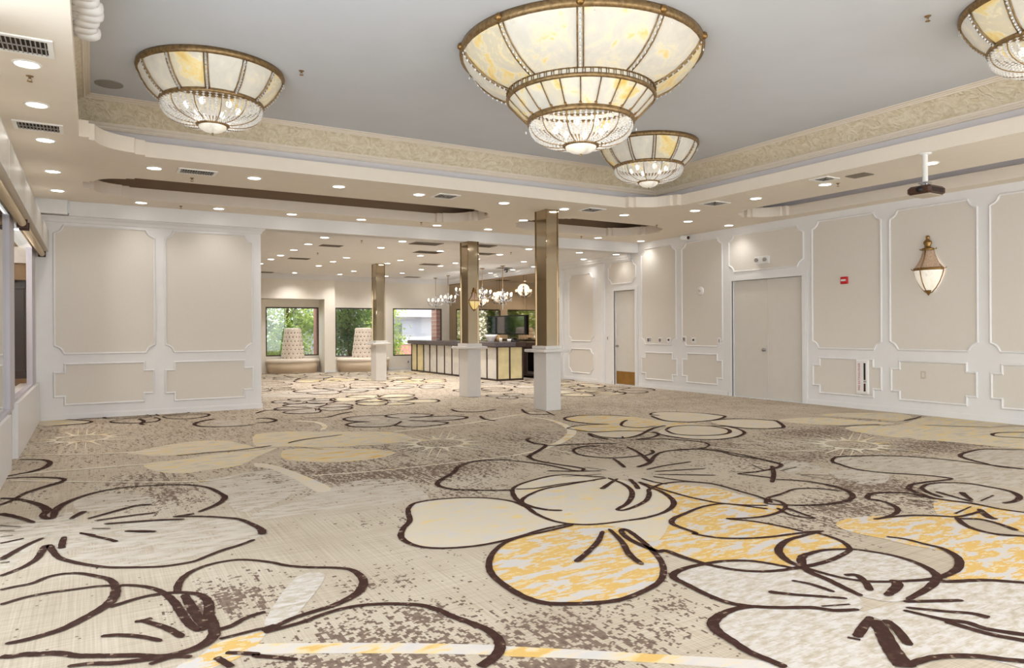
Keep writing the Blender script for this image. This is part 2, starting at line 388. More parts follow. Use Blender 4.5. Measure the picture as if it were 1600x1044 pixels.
# carpet drawing, floor coordinates in millimetres: stroke widths; points
DARK="""20,25,30,30,30,30,35,40,50,65,80,85,80,75,70,60,50,15;-430,4661 -361,4680 -290,4693 -219,4768 -144,4783 -65,4741 13,4641 74,4544 102,4411 98,4277 74,4163 24,4068 -43,3984 -118,3902 -191,3866 -268,3845 -338,3844|
25,25,20,20,20,25,30,35,50,60,60,55,45,30;-406,4407 -310,4461 -206,4476 -98,4464 12,4452 87,4423 162,4383 235,4316 291,4226 328,4118 354,3981 368,3828 382,3686 400,3596 422,3553 459,3576|
50,40,30,30,35,40,55,70,80,80,90,90,80,60,50,45,50,50,60,60,60,50,40;66,4083 123,4109 196,4140 271,4153 345,4140 418,4100 473,4035 499,3942 498,3832 481,3714 482,3593 473,3476 440,3405 386,3358 314,3339 241,3349 155,3415 67,3464 8,3499 -62,3542 -110,3593 -157,3629 -209,3648 -257,3677 -296,3678 -342,3703|
50,75,75,60;408,4075 419,3892 433,3699 450,3582|
25;167,3813 207,3810 242,3820|
20,40,45,45;200,3808 255,3721 302,3630 344,3509|
20,35,35,20;28,3713 97,3685 183,3613 260,3514|
30,30,35,50,60,60,60,50,45,45,40,30,25,25,25,25,30,50,35,30;-454,4926 -399,4986 -343,5065 -295,5190 -276,5361 -263,5462 -241,5448 -218,5307 -179,5136 -110,5006 -27,4888 78,4774 215,4691 336,4632 437,4620 526,4634 605,4698 709,4775 813,4828 917,4907|
50,50,45,35,25,20,20,20,25,30,30,30,35,45,60,75,80,70,50,40,35,40,40;381,4131 397,4245 437,4366 506,4463 600,4521 691,4533 761,4518 840,4452 914,4362 982,4253 1087,4156 1189,4087 1268,4007 1289,3900 1274,3766 1215,3649 1140,3577 1031,3519 920,3492 821,3463 728,3412 666,3389|
50,35,30,20;499,3511 557,3527 624,3583 679,3605 726,3615|
10,15,15,20;483,3402 552,3408 644,3418 686,3417 732,3431|
20,30,30,20;486,3244 538,3207 595,3161 592,3145 658,3088 734,3016|
35;444,3218 466,3154 487,3090|
70,60,50,40,20;-485,5271 -446,5372 -397,5493 -344,5600 -288,5690|
30;-479,5205 -432,5204|
50,55,35;-173,5347 -173,5494 -167,5646|
20,30,35,30;-77,5692 17,5533 89,5416 133,5326|
18;-523,5689 -465,5715 -398,5745|
12;-539,5867 -468,5867|
15,25,10;188,5583 282,5502 367,5450|
15,30,40,40,30;-94,3449 -15,3429 65,3385 134,3363 240,3333|
20;196,3293 269,3315 311,3307 357,3275|
30,30,30,30,30,30,35,40,45,50,55,55,60,65,70,75,75,70;669,3367 764,3380 857,3397 959,3435 1060,3454 1147,3448 1244,3413 1326,3363 1409,3293 1455,3201 1481,3094 1520,2983 1550,2881 1553,2781 1525,2694 1478,2633 1417,2593 1356,2564|
30,30,35,45,55,65,65,55,50,45,45,45,45,50,55,65,65,55,45,35,45,60,45,35,35,35;2910,4086 2681,4054 2459,4033 2285,3972 2117,3826 1992,3648 1927,3483 1904,3285 1910,3109 1959,2990 2054,2921 2160,2868 2297,2832 2451,2851 2630,2910 2769,3017 2896,3176 2998,3375 3081,3581 3140,3756 3135,3818 3078,3758 3023,3617 3003,3466 3008,3327 3056,3309 3059,3177 3078,3026 3116,2902 3179,2806 3269,2736 3375,2697 3487,2679 3602,2662 3774,2665 3986,2708 4068,2749 4152,2856 4183,2972 4188,3074|
25,25,25,25,25,25,30,40,55,60,55,55,50,45,30,25,25,25,30,50;2914,4123 2671,4104 2400,4035 2171,4009 2000,4038 1867,4101 1784,4196 1754,4318 1768,4458 1850,4625 1966,4789 2041,4997 2105,5141 2217,5264 2406,5280 2631,5213 2800,5076 2891,4897 2892,4700|
30,40,40,35,30,40,60,50,35,30,30,30,30,30,35,50,65,65,55,45,30,25;4090,5214 3914,5200 3590,5168 3348,5133 3107,5006 2953,4857 2884,4637 2843,4426 2855,4213 2950,4071 3094,4002 3277,3977 3461,3965 3663,3999 3850,4096 3975,4210 4074,4371 4146,4565 4159,4701 4216,4892|
20,20,20,25,30,40,60,70,60,40;4099,5250 3991,5377 3847,5536 3678,5556 3457,5486 3271,5405 3120,5276 3002,5058 2937,4855 2931,4678 2983,4531 3071,4454|
20,25,30;3137,5265 3306,5196 3572,5217 3775,5207 3939,5185|
30,40,55,65,55,35,30,45,55,60,45,35,30;4102,5206 4062,4950 3978,4741 3837,4552 3629,4364 3448,4260 3474,4216 3643,4266 3827,4364 3996,4520 4092,4635 4183,4686 4338,4755|
20,50,80;4155,5131 3966,5010 3769,4872|
50,60,60;4239,5062 4137,4865 4036,4705|
15,30,30;4662,5314 4967,5373 5333,5387|
15,30;4665,5202 4928,5129 5178,5047|
15,25,20;4591,5087 4804,4937 5035,4766|
15,20,40,40;4500,5041 4590,4778 4651,4660 4740,4534|
20;4351,5026 4348,4850 4377,4715|
30,20,15;3810,5783 4034,5616 4258,5503|
30,15;3979,5410 4164,5381|
15;3763,5468 3979,5410|
18;4223,5742 4312,5496|
30,50,50;4759,5943 4666,5735 4551,5507|
70,80,70,60,50,45,30,30,40,45,40,30;4674,5459 4844,5521 5003,5627 5220,5820 5478,5976 5762,5996 6009,5917 6255,6026 6371,6220 6315,6431 6155,6685 5861,6796|
20,45,70,60;5377,6462 5258,6152 5101,5839 4959,5602|
30,50,60;5152,5897 5363,6000 5465,6146|
30;4226,4925 4206,4672 4197,4464 4196,4276 4218,4122 4255,3988 4367,3846 4513,3738|
30,30,20,20,25,20,20,30,50;4129,4647 4329,4745 4518,4743 4627,4675 4721,4554 4733,4380 4708,4180 4695,4018 4651,3853 4608,3787|
30,30,25,30,35,45,60,50,35,30,30,30,30,30,25,20;4425,3666 4347,3829 4261,3960 4106,3979 3961,3953 3788,3895 3625,3838 3525,3751 3501,3646 3496,3490 3470,3481 3536,3336 3667,3235 3839,3169 4005,3137 4175,3104 4265,3070|
30,25,20,20,25,30,35,35,30,25,20;4136,3135 4112,3306 4055,3482 3947,3631 4058,3579 4231,3538 4432,3562 4598,3643 4697,3775 4677,3859 4602,3835|
30,25,20,25;4570,3613 4531,3457 4487,3313 4429,3468 4511,3650|
20,35,60,75,70,50,40,30,25,30,30,35,50,65,70,65,50,35,30,20;4245,3075 4078,3071 3878,3058 3695,2978 3596,2888 3526,2762 3517,2650 3525,2554 3548,2442 3600,2354 3673,2295 3804,2229 3939,2179 4074,2169 4238,2194 4388,2261 4487,2342 4550,2452 4548,2548 4546,2680 4496,2772|
30,60,60,60,80,75,55,35,30,30,35,45,65,75,60,30;3393,2225 3419,2338 3458,2474 3475,2585 3548,2695 3665,2788 3776,2808 3915,2800 4060,2723 4121,2625 4157,2515 4145,2383 4087,2261 3990,2172 3791,2111 3539,2075|
60,45;3935,2149 3998,2101 4110,2051 4206,1993 4377,1820|
30,30,35,40,45,55,65,60,50,45,45,40,40,45,45,20;3456,2673 3423,2771 3350,2898 3219,2978 3058,3006 2913,3005 2804,2971 2758,2916 2747,2815 2731,2650 2742,2521 2802,2426 2909,2341 3040,2262 3106,2180 3219,2126|
30,20;3097,2246 3241,2189|
40,50,75,90,80,65,55,55,50;2813,2419 2711,2443 2587,2426 2489,2380 2439,2304 2421,2211 2399,2092 2407,2004 2417,1915|
15,30,30;3278,2560 3317,2467 3322,2332|
60,30,25,15;3032,2513 3119,2413 3211,2328 3299,2242|
40,50,50;3598,2460 3653,2427 3590,2332 3497,2247|
90,90,50;3759,2275 3683,2212 3500,2160|
25,40,30;3499,2071 3622,2004 3771,1925|
20,25,35,85;3435,2021 3554,1892 3634,1814 3646,1746|
20,25,50,55,55,50;3393,2009 3421,1918 3450,1837 3501,1771 3510,1675 3627,1509|
50;3429,1832 3441,1741 3461,1641 3547,1476|
100,120,140,150,170;3162,2016 3089,1932 2976,1828 2889,1739 2829,1666|
30,60,65;3186,2044 3063,1997 2918,1940|
50;2884,1961 2908,1915|
60,60,60;3209,1987 3149,1895 3036,1772|
50;2834,1673 2967,1664 3069,1635 3179,1568 3241,1498 3348,1393|
20,30,45,55,50,35,40,65,60,40,30,35,45,50,40,30,30;4825,3071 4960,3059 5123,3085 5267,3161 5360,3278 5394,3392 5374,3467 5535,3550 5678,3528 5801,3451 5846,3356 5828,3217 5859,3072 5916,2946 5906,2748 5977,2525|
20,25,30,30,35,30;4830,3068 5004,3037 5165,2990 5299,2891 5399,2798 5543,2782 5709,2787|
50,55,45,35;5372,2784 5224,2654 5162,2531 5179,2410 5331,2253|
30,30,30,60;5369,2760 5472,2671 5451,2537 5380,2396|
60,50,45,30,20,20,20,25,30,35,50,45,30,25,25,25,25,25;6015,3508 6179,3575 6407,3564 6718,3521 6683,3717 6568,3876 6449,4038 6400,4252 6489,4486 6579,4635 6822,4753 7025,4703 7295,4567 7464,4404 7583,4217 7676,3943 7719,3662 7789,3288|
60,60,55,50,30;6023,3524 5943,3432 5890,3329 5833,3182 5885,3025|
50,30,20,25,30,40,65,65,50,30;6125,3461 6309,3509 6493,3471 6636,3343 6643,3153 6626,3021 6534,2908 6393,2834 6234,2809 6126,2827|
45;6131,3472 6003,3340 5920,3179|
70,50,30;6238,3193 6123,3098 6019,3003|
60,30;6339,2997 6050,2953|
30,60;5800,2900 5477,2849|
50,90,60;5774,2830 5590,2675 5573,2609|
30;6089,3321 6025,3159 5970,2972|
40;5730,3342 5834,3245|
20;5603,3230 5737,3117|
20,30,35,50,65,45,30,30,30;9067,3827 8804,4093 8603,4196 8274,4183 8011,4115 7872,3980 7775,3778 7697,3579 7815,3299|
30,40,70,35,30;10618,4480 10257,4711 9957,4718 9805,4558 10040,4237|
25,25,30,50,70,50,25,20;5558,6011 6040,5849 6091,5476 6055,5127 6000,4820 5807,4702 5486,4677 5253,4708|
30;5253,4708 5321,4566 5389,4387|
50,60,50;5844,4789 5524,4509 5215,4274|
25;5735,4954 5600,4680|
25;5706,4584 6006,4624|
25;5697,4401 5952,4171|
25;5708,4352 5760,4063|
25;5255,4822 5487,4647|
25,25,35,50,65,65,45,35,30,30,45,30,20,20,20;5343,4350 5494,4190 5550,3966 5502,3758 5368,3597 5172,3511 4953,3518 4730,3608 4559,3762 4619,3844 4734,3906 4937,3941 5173,3997 5340,3917 5440,3740|
40,30,30,40,50,40,30,20;7286,8674 7083,8980 6763,9188 6430,9158 6217,8941 6175,8589 6265,8318 6436,8124|
20,30,20;5665,8108 5920,8235 6252,8223 6436,8124|
30,30,20;5665,8108 5741,7693 5957,7555 6185,7497 6346,7358 6414,7087|
60,50,30,20;6952,8351 6730,8187 6472,7879 6562,7608 6870,7623|
50,35,30,40,70,50,35,30,40;6708,7253 7001,7440 7296,7428 7492,7222 7479,6886 7261,6631 6994,6548 6684,6664 6558,6910 6690,7227|
30,30,50,70,40,30,40,50;7474,7234 7655,7019 7559,6706 7330,6450 6944,6290 6609,6319 6407,6524 6357,6873 6397,7099|
60,50,30,30,50,70,50;5559,7050 5519,7295 5639,7550 5597,7229 5777,7004 6126,7103 6668,7464 7018,7587|
40,50;5811,6828 6127,6859 6380,7025 6460,7232|
50,70;5846,7119 5743,6978|
60,50,30,30,40,70,60,30,30,50,60;7734,8506 7732,8710 7985,8859 8251,8767 8499,8471 8569,8088 8506,7857 8084,7663 7682,7658 7485,7785 7389,8023 7600,8543|
60,40,30;7941,7622 8303,7612 8604,7416 8713,7210|
60,70,50;8713,7210 8716,7054 8302,6603 8126,6564 7965,6592|
30,40,50;7965,6592 7741,6811 7687,7196|
60,50,40,60,70,70,50,35,30,40,30,30,20;4775,7612 4673,7553 4592,7265 4620,7037 4148,6613 4052,6500 4013,6304 4074,6005 4151,5778 4160,5657 4043,5628 3963,6074 3790,6423|
40,30;4604,7020 4881,6955 5260,6826 5431,6703|
50,35,30,30,30,40;5145,6677 4937,6742 4721,6617 4607,6382 4623,6197 4738,6011 4942,5939 5121,5940|
25;5977,5885 6041,5657 5996,5387 6058,5016|
20,25,35,60,70,65,65,45,30,25,30,50;3809,6454 3594,6590 3401,6583 3184,6444 2979,6168 2763,5960 2644,5797 2635,5651 2695,5519 2856,5383 3031,5274 3098,5253|
50,60,30;6378,10473 6125,9808 6452,9595|
90,70;6539,9940 6367,9446|
50,60,40,30;3572,10316 3385,10503 3355,10819 3554,11026 3870,11020 4104,10919|
30,60,60,40,40,50;3613,10289 3385,10349 3190,10157 3228,9870 3499,9695 3754,9731 4021,10092|
50,40,40,60,40;3754,9731 3865,9459 4150,9375 4525,9526 4409,9841 4125,10092|
30,50,30,30,60,40;4146,10472 4056,10651 4071,10890 4360,11012 4627,10838 4752,10574 4500,10412 4312,10484|
30,40,70,40;4312,10484 4696,10358 5025,10219 5060,9951 4798,9815 4432,9893|
50,40;2353,12401 2575,12731 2951,12719|
40,60,70,40;2203,11613 2353,11636 2439,11297 2311,11087 2107,11109|
60,40;5326,10023 5197,9625 5249,9364|
60,50;5356,11143 5312,10742 5606,10550 6007,10716|
30,40,60;2868,11301 3197,11209 3498,11521 3785,11741|
30,30,50,70,50,30;-496,13316 -277,13103 -82,12814 -13,12589 -161,12424 -521,12384|
30;-496,13316 -127,13173 270,13110 610,13090 953,12970|
60,80,60;633,12631 680,12253 621,11962 654,11792|
60,80,50,40,30;1646,11974 1435,11764 1310,11516 1323,11196 1528,10963 1838,10864 2071,10920|
30,30,45,75,60,45,30;-684,9319 -535,9225 -428,9102 -386,8893 -420,8629 -517,8450 -639,8345 -729,8296|
25,30,30,50,75,50,35,30;-712,8174 -561,8148 -391,8042 -272,7925 -228,7805 -265,7690 -346,7584 -433,7453 -505,7320 -565,7092 -638,6950|
30,30,40,60,90,70,60,55,80,70,55,35,25,25,20,20,25,30,50,75,60,30;-663,7230 -547,7132 -437,6948 -350,6741 -304,6538 -324,6384 -296,6261 -257,6263 -250,6476 -219,6660 -147,6832 -36,6994 119,7109 292,7134 455,7101 642,7022 786,6894 880,6708 931,6427 937,6256 853,6056 690,5866|
15,30,20;509,5816 585,5822 658,5831|
20,25,30,40,50,65,90,70;509,5816 684,5724 831,5591 923,5472 987,5221 1000,5096 983,4995|
60,60,50,20;-607,6614 -517,6477 -437,6323 -364,6166|
30,15;-570,6205 -439,6086|
20;-554,6031 -469,5993|
20,50,80;-143,6141 -105,6249 -54,6355|
20,40,50,30;-37,6086 125,6216 292,6343 404,6316|
20,30,20;8,5996 224,6019 417,6019|
30,45,45,30;67,5860 267,5811 420,5767 578,5695|
30;-7,5772 104,5695|
30,50,20;188,5574 302,5504 372,5447|
30;-77,5692 17,5568|
20,50,50,60;2987,3850 2815,3678 2623,3533 2453,3420|
20,50,60,50;3054,3868 2944,3599 2815,3368 2755,3181|
15,20,20;792,8650 1124,8681 1467,8678 1851,8796|
20,30,10;2060,8890 2299,9066 2837,9207|
18;2057,8556 2297,8192|
18;2699,8257 2975,8027|
20,30,20;11040,6233 10595,6126 10317,6084|
20;10085,5650 10357,5319 10617,5075|
20;8962,6217 9304,6154 9628,6025"""
PALE="""40,50,80;-664,9653 -123,9348 346,9198 673,9182|
60,60,50;-700,8321 -380,8365 -110,8337 240,8314 576,8277|
35;-666,8062 -229,7732 277,7392 847,7076 1129,7108|
35;1793,6779 2310,6678 2803,6654 3350,6668 3944,6683|
50,80,120,140,120,80,50;3944,6683 4330,6801 4815,7095 5316,7538 5630,7944 5864,8473 5991,9042 5935,9552|
80,80;3517,9119 4120,9197 4833,9349 5776,9780 6332,9939|
30;5560,7809 5513,7929 4894,8290|
30;4257,7213 4496,6889 4592,6451|
100,90,60;2657,11042 2886,10715 2883,10191 2729,9807|
50,60;6111,6637 6065,6230|
30,50;6171,6025 6313,5672 6532,5408 6665,5299 7000,5136|
30;7330,6450 7534,6236"""
FILLS="""band;290,3210 368,3255 481,3256 611,3245 616,3272 921,3098 1222,2911 1514,2712 1567,2664 1841,2453 2103,2242 2403,1995 2344,1946 2048,2183 1792,2388 1518,2581 1468,2629 1182,2816 891,2997 595,3165 503,3190 400,3121|
yellow;318,3193 389,3277 465,3366 535,3389 637,3386 675,3363 611,3249 518,3164 403,3142|
grey;709,3531 976,4037 1128,3989 907,3594 775,3426 719,3439|
cream;1467,7748 1609,7504 1721,6912 1796,6159 1649,6084 1618,6676 1536,7304 1428,7538|
cream2;344,9138 696,9501 1071,9697 1424,9548 1557,9209 1659,8754 1632,8613 1127,8704 641,8746 433,8996|
cream2;457,8279 614,8391 848,8409 1279,8583 1619,8544 1869,8621 1533,8090 1301,7698 984,7603 762,7557 592,7709 484,7993|
cream2;1878,9906 2303,9934 2853,9545 3488,9102 3475,8348 2841,8209 2318,8403 1954,8675 1682,8876|
yel2;1841,8252 1954,8435 2302,8346 2605,8088 2840,7873 2926,7541 2620,7314 2193,7344 1853,7643 1774,7915|
pale;1070,5659 1338,5785 1552,5973 1775,6187 2038,6332 2261,6316 2437,6164 2433,5777 2394,5416 2239,5319 1857,5373 1371,5417 1024,5420|
pale;830,7046 1070,7187 1383,7306 1662,7178 1706,6621 1648,6341 1397,6036 1153,5780 1089,5761 965,5724 918,6171 888,6666|
pale;-126,6870 81,6956 313,6777 453,6524 348,6338 127,6328 -86,6375|
pale;-100,5964 523,5730 828,5567 950,5316 972,4980 609,4725 337,4642 14,4863 -171,5167 -225,5466|
pale;-604,6585 -336,6260 -139,6407 -76,5625 -261,5695 -303,5636 -464,5042|
cream;2914,4123 2671,4104 2400,4035 2171,4009 2000,4038 1867,4101 1784,4196 1754,4318 1768,4458 1850,4625 1966,4789 2041,4997 2105,5141 2217,5264 2406,5280 2631,5213 2800,5076 2891,4897 2888,4655 2868,4442 2882,4223|
yellow;2910,4086 2681,4054 2459,4033 2285,3972 2117,3826 1992,3648 1927,3483 1904,3285 1910,3109 1959,2990 2054,2921 2160,2868 2297,2832 2451,2851 2630,2910 2769,3017 2896,3176 2998,3375 3081,3581 3140,3756 3161,3893 3086,4001|
cream;4090,5214 3977,5284 3838,5524 3457,5486 3126,5272 2973,4990 2884,4637 2843,4426 2855,4213 2950,4071 3094,4002 3277,3977 3461,3965 3663,3999 3850,4096 3975,4210 4074,4371 4146,4565 4159,4701 4178,4956|
yellow;3007,3327 3003,3466 3035,3644 3137,3794 3345,3779 3579,3874 3874,4091 4033,4289 4199,4808 4391,4751 4487,4592 4626,4421 4627,4079 4610,3829 4594,3692 4565,3616 4432,3562 4243,3548 3947,3631 4049,3478 4107,3302 4136,3135 3878,3058 3695,2978 3596,2888 3526,2762 3487,2679 3375,2697 3269,2736 3179,2806 3116,2902 3078,3026 3059,3177|
yellow;4188,3074 4183,2972 4152,2856 4068,2749 3915,2800 3776,2808 3665,2788 3545,2697 3526,2762 3596,2888 3695,2978 3878,3058 4078,3071|
cream;3548,2695 3776,2808 3915,2800 4044,2733 3986,2708 3774,2665 3602,2662|
yellow;4499,3145 4693,3186 4918,3131 5043,3011 5224,2925 5393,2795 5260,2675 5199,2560 5150,2376 5346,2221 4390,1825 4206,1993 4110,2051 4032,2146 4269,2200 4388,2261 4494,2349 4510,2446 4452,2575 4446,2742 4411,2901 4420,3040|
yellow;5795,3174 5859,3072 5883,2906 5966,2520 5372,2270 5451,2537 5472,2671 5401,2777 5336,2900|
greyp;2789,2955 2913,3005 3058,3006 3209,2968 3342,2891 3415,2765 3448,2667 3440,2461 3376,2236 3225,2130 3040,2262 2802,2426 2742,2521 2731,2650 2747,2815|
greyp;2800,2408 3031,2256 3205,2123 3168,2019 3006,1856 2789,1690 2417,1915 2399,2092 2443,2308 2492,2378 2650,2436|
greyp;3475,2585 3590,2723 3776,2808 3915,2800 4060,2723 4121,2625 4157,2515 4145,2383 4087,2261 3963,2165 3539,2075 3392,2218|
greyp;3529,2069 3915,2125 4102,2047 4368,1816 3348,1393 3179,1568 2967,1664 2835,1672 3040,1835 3191,1970 3212,2100|
pale;6137,3468 6309,3509 6493,3471 6636,3343 6643,3153 6626,3021 6534,2908 6393,2834 6126,2827 5926,2951 5921,3191|
pale;6583,4632 6822,4753 7025,4703 7295,4567 7464,4404 7583,4217 7676,3943 7719,3662 7789,3288 7045,2975 6710,3184 6718,3521 6683,3717 6568,3876 6449,4038 6400,4252 6489,4486|
pale;6121,4334 6378,4237 6449,4038 6350,3883 6041,3753 5838,3803 5845,3994 5967,4208|
pale;8039,4097 8274,4183 8603,4196 8804,4093 9067,3827 7832,3306 7714,3588 7793,3787|
pale;6198,4928 6299,4811 6218,4508 6005,4407 5746,4479 5792,4680|
yel2;6271,8975 6763,9188 7083,8980 7286,8674 7317,8297 7345,7941 7396,7693 7554,7282 6926,7489 6726,7464 6346,7358 5957,7555 5687,7728 5665,8108 5988,8251 6417,8137 6220,8452|
cream;7742,8703 7985,8859 8251,8767 8499,8471 8569,8088 8506,7857 8084,7663 7682,7658 7485,7785 7389,8023|
cream;6414,7087 6870,7428 7296,7428 7624,7137 7559,6706 7330,6450 6944,6290 6609,6319 6407,6524 6357,6873|
cream;7941,7622 8303,7612 8604,7416 8713,7210 8716,7054 8302,6603 8126,6564 7965,6592 7741,6811 7680,7101|
cream;5627,7506 5957,7555 6246,7405 6496,7209 6108,7082 5777,7004 5606,7176|
cream2;9935,7199 10540,7138 11115,6685 10860,6279 10167,6115 10147,6349 10013,6781|
cream2;8965,7182 9607,7045 9864,6421 9913,5963 9192,6226 8891,6521 8759,6961|
cream2;8892,6071 9379,6106 9751,5865 11121,6181 11323,5814 11227,5115 10687,5068 9530,5092 8788,5082 8645,5410 8714,5787|
cream2;8725,5046 9530,5092 10602,5028 11035,4656 9283,3918 8964,4252 8862,4735|
pale;3380,10803 3617,11059 4104,10919 4360,11012 4627,10838 4732,10561 5025,10219 5060,9951 4807,9832 4470,9519 4157,9391 3878,9490 3754,9731 3499,9695 3238,9902 3205,10168 3449,10395|
pale;1632,11866 1769,11848 1895,11467 1894,10930 1640,10992 1568,11245|
cream2;-668,12582 -719,13158 -494,13243 -82,12791 -18,12592 -162,12445 -522,12405|
cream;3063,4031 3159,3848 3115,3699 3129,3485 3453,3712 3769,4017 3433,3932"""
STARS=[(-0.12, 10.74), (3.64, 7.89), (7.69, 5.17), (4.89, 13.17)]
BLOBS=[(1.15, 3.11, 0.45, 0.3, 0.8), (1.05, 2.84, 0.55, 0.25, 1.0), (1.77, 2.62, 0.35, 0.3, 0.95), (2.05, 2.57, 0.5, 0.35, 0.7), (1.66, 2.41, 0.4, 0.15, 1.0), (2.43, 2.55, 0.4, 0.4, 0.4), (2.5, 2.85, 0.35, 0.3, 0.5), (0.61, 3.9, 0.22, 0.25, 1.0), (0.85, 4.14, 0.3, 0.25, 0.35), (1.34, 3.73, 0.25, 0.2, 0.6), (1.91, 4.04, 0.35, 0.2, 0.35), (0.46, 7.34, 0.45, 0.6, 0.75), (0.54, 6.6, 0.3, 0.5, 0.85), (0.08, 7.98, 0.9, 0.4, 0.35), (-0.09, 9.11, 0.9, 0.4, 0.35), (1.15, 10.42, 1.5, 0.5, 0.6), (1.8, 11.42, 1.4, 0.6, 0.5), (1.42, 7.52, 0.8, 0.4, 0.6), (-0.49, 7.24, 0.3, 0.3, 0.5), (1.91, 6.91, 0.7, 0.6, 0.9), (2.39, 6.46, 0.9, 0.5, 0.95), (2.9, 6.4, 0.8, 0.6, 0.9), (2.68, 5.41, 0.5, 0.3, 0.7), (3.6, 6.78, 0.7, 0.6, 0.7), (3.2, 7.78, 0.9, 0.7, 0.7), (2.42, 7.31, 0.8, 0.4, 0.7), (1.69, 6.56, 0.3, 0.2, 0.7), (1.81, 4.89, 0.3, 0.25, 0.4), (4.56, 11.66, 2.0, 1.2, 0.5), (4.72, 7.68, 0.9, 0.9, 0.7), (5.09, 6.58, 0.6, 0.5, 0.85), (5.61, 6.8, 0.8, 0.6, 0.7), (6.35, 5.94, 0.9, 0.7, 0.7), (6.17, 8.59, 1.5, 0.8, 0.5), (5.82, 9.27, 0.8, 0.6, 0.5), (8.22, 6.03, 0.9, 0.5, 0.95), (6.59, 5.03, 1.2, 0.5, 0.8), (7.09, 5.87, 0.9, 0.7, 0.55), (5.87, 3.77, 0.5, 0.35, 1.0), (4.99, 3.41, 0.35, 0.3, 1.0), (4.54, 3.2, 0.35, 0.3, 0.8), (5.89, 3.55, 0.35, 0.3, 0.9), (5.63, 3.18, 0.3, 0.25, 0.85), (8.37, 4.65, 0.9, 0.4, 1.0), (9.02, 4.63, 0.9, 0.4, 1.0), (6.78, 4.56, 0.6, 0.3, 0.6), (7.34, 4.56, 0.8, 0.4, 0.6), (4.06, 3.21, 0.35, 0.25, 0.7), (4.79, 4.24, 0.35, 0.3, 0.5), (8.15, 7.32, 1.2, 0.8, 0.5), (9.62, 6.36, 1.5, 0.5, 0.6), (8.08, 9.36, 2.0, 1.0, 0.45), (10.08, 11.68, 2.0, 1.2, 0.4), (7.0, 14.73, 2.0, 1.5, 0.4), (4.68, 15.89, 1.5, 1.5, 0.4), (2.4, 4.33, 0.25, 0.2, 0.3)]
HALL_LIGHTS=[(3.91, [13.77, 14.99, 16.22, 17.54, 18.6, 19.93]), (5.47, [13.63, 14.89, 17.34, 18.5, 19.86, 22.6]), (6.9, [14.89, 16.04, 17.35, 18.3, 21.16, 22.58]), (8.5, [13.6, 14.94, 16.13, 17.38, 18.33, 19.69, 21.22, 22.65]), (9.95, [13.67, 16.18]), (10.98, [13.57, 14.9, 17.3, 18.5, 19.9])]

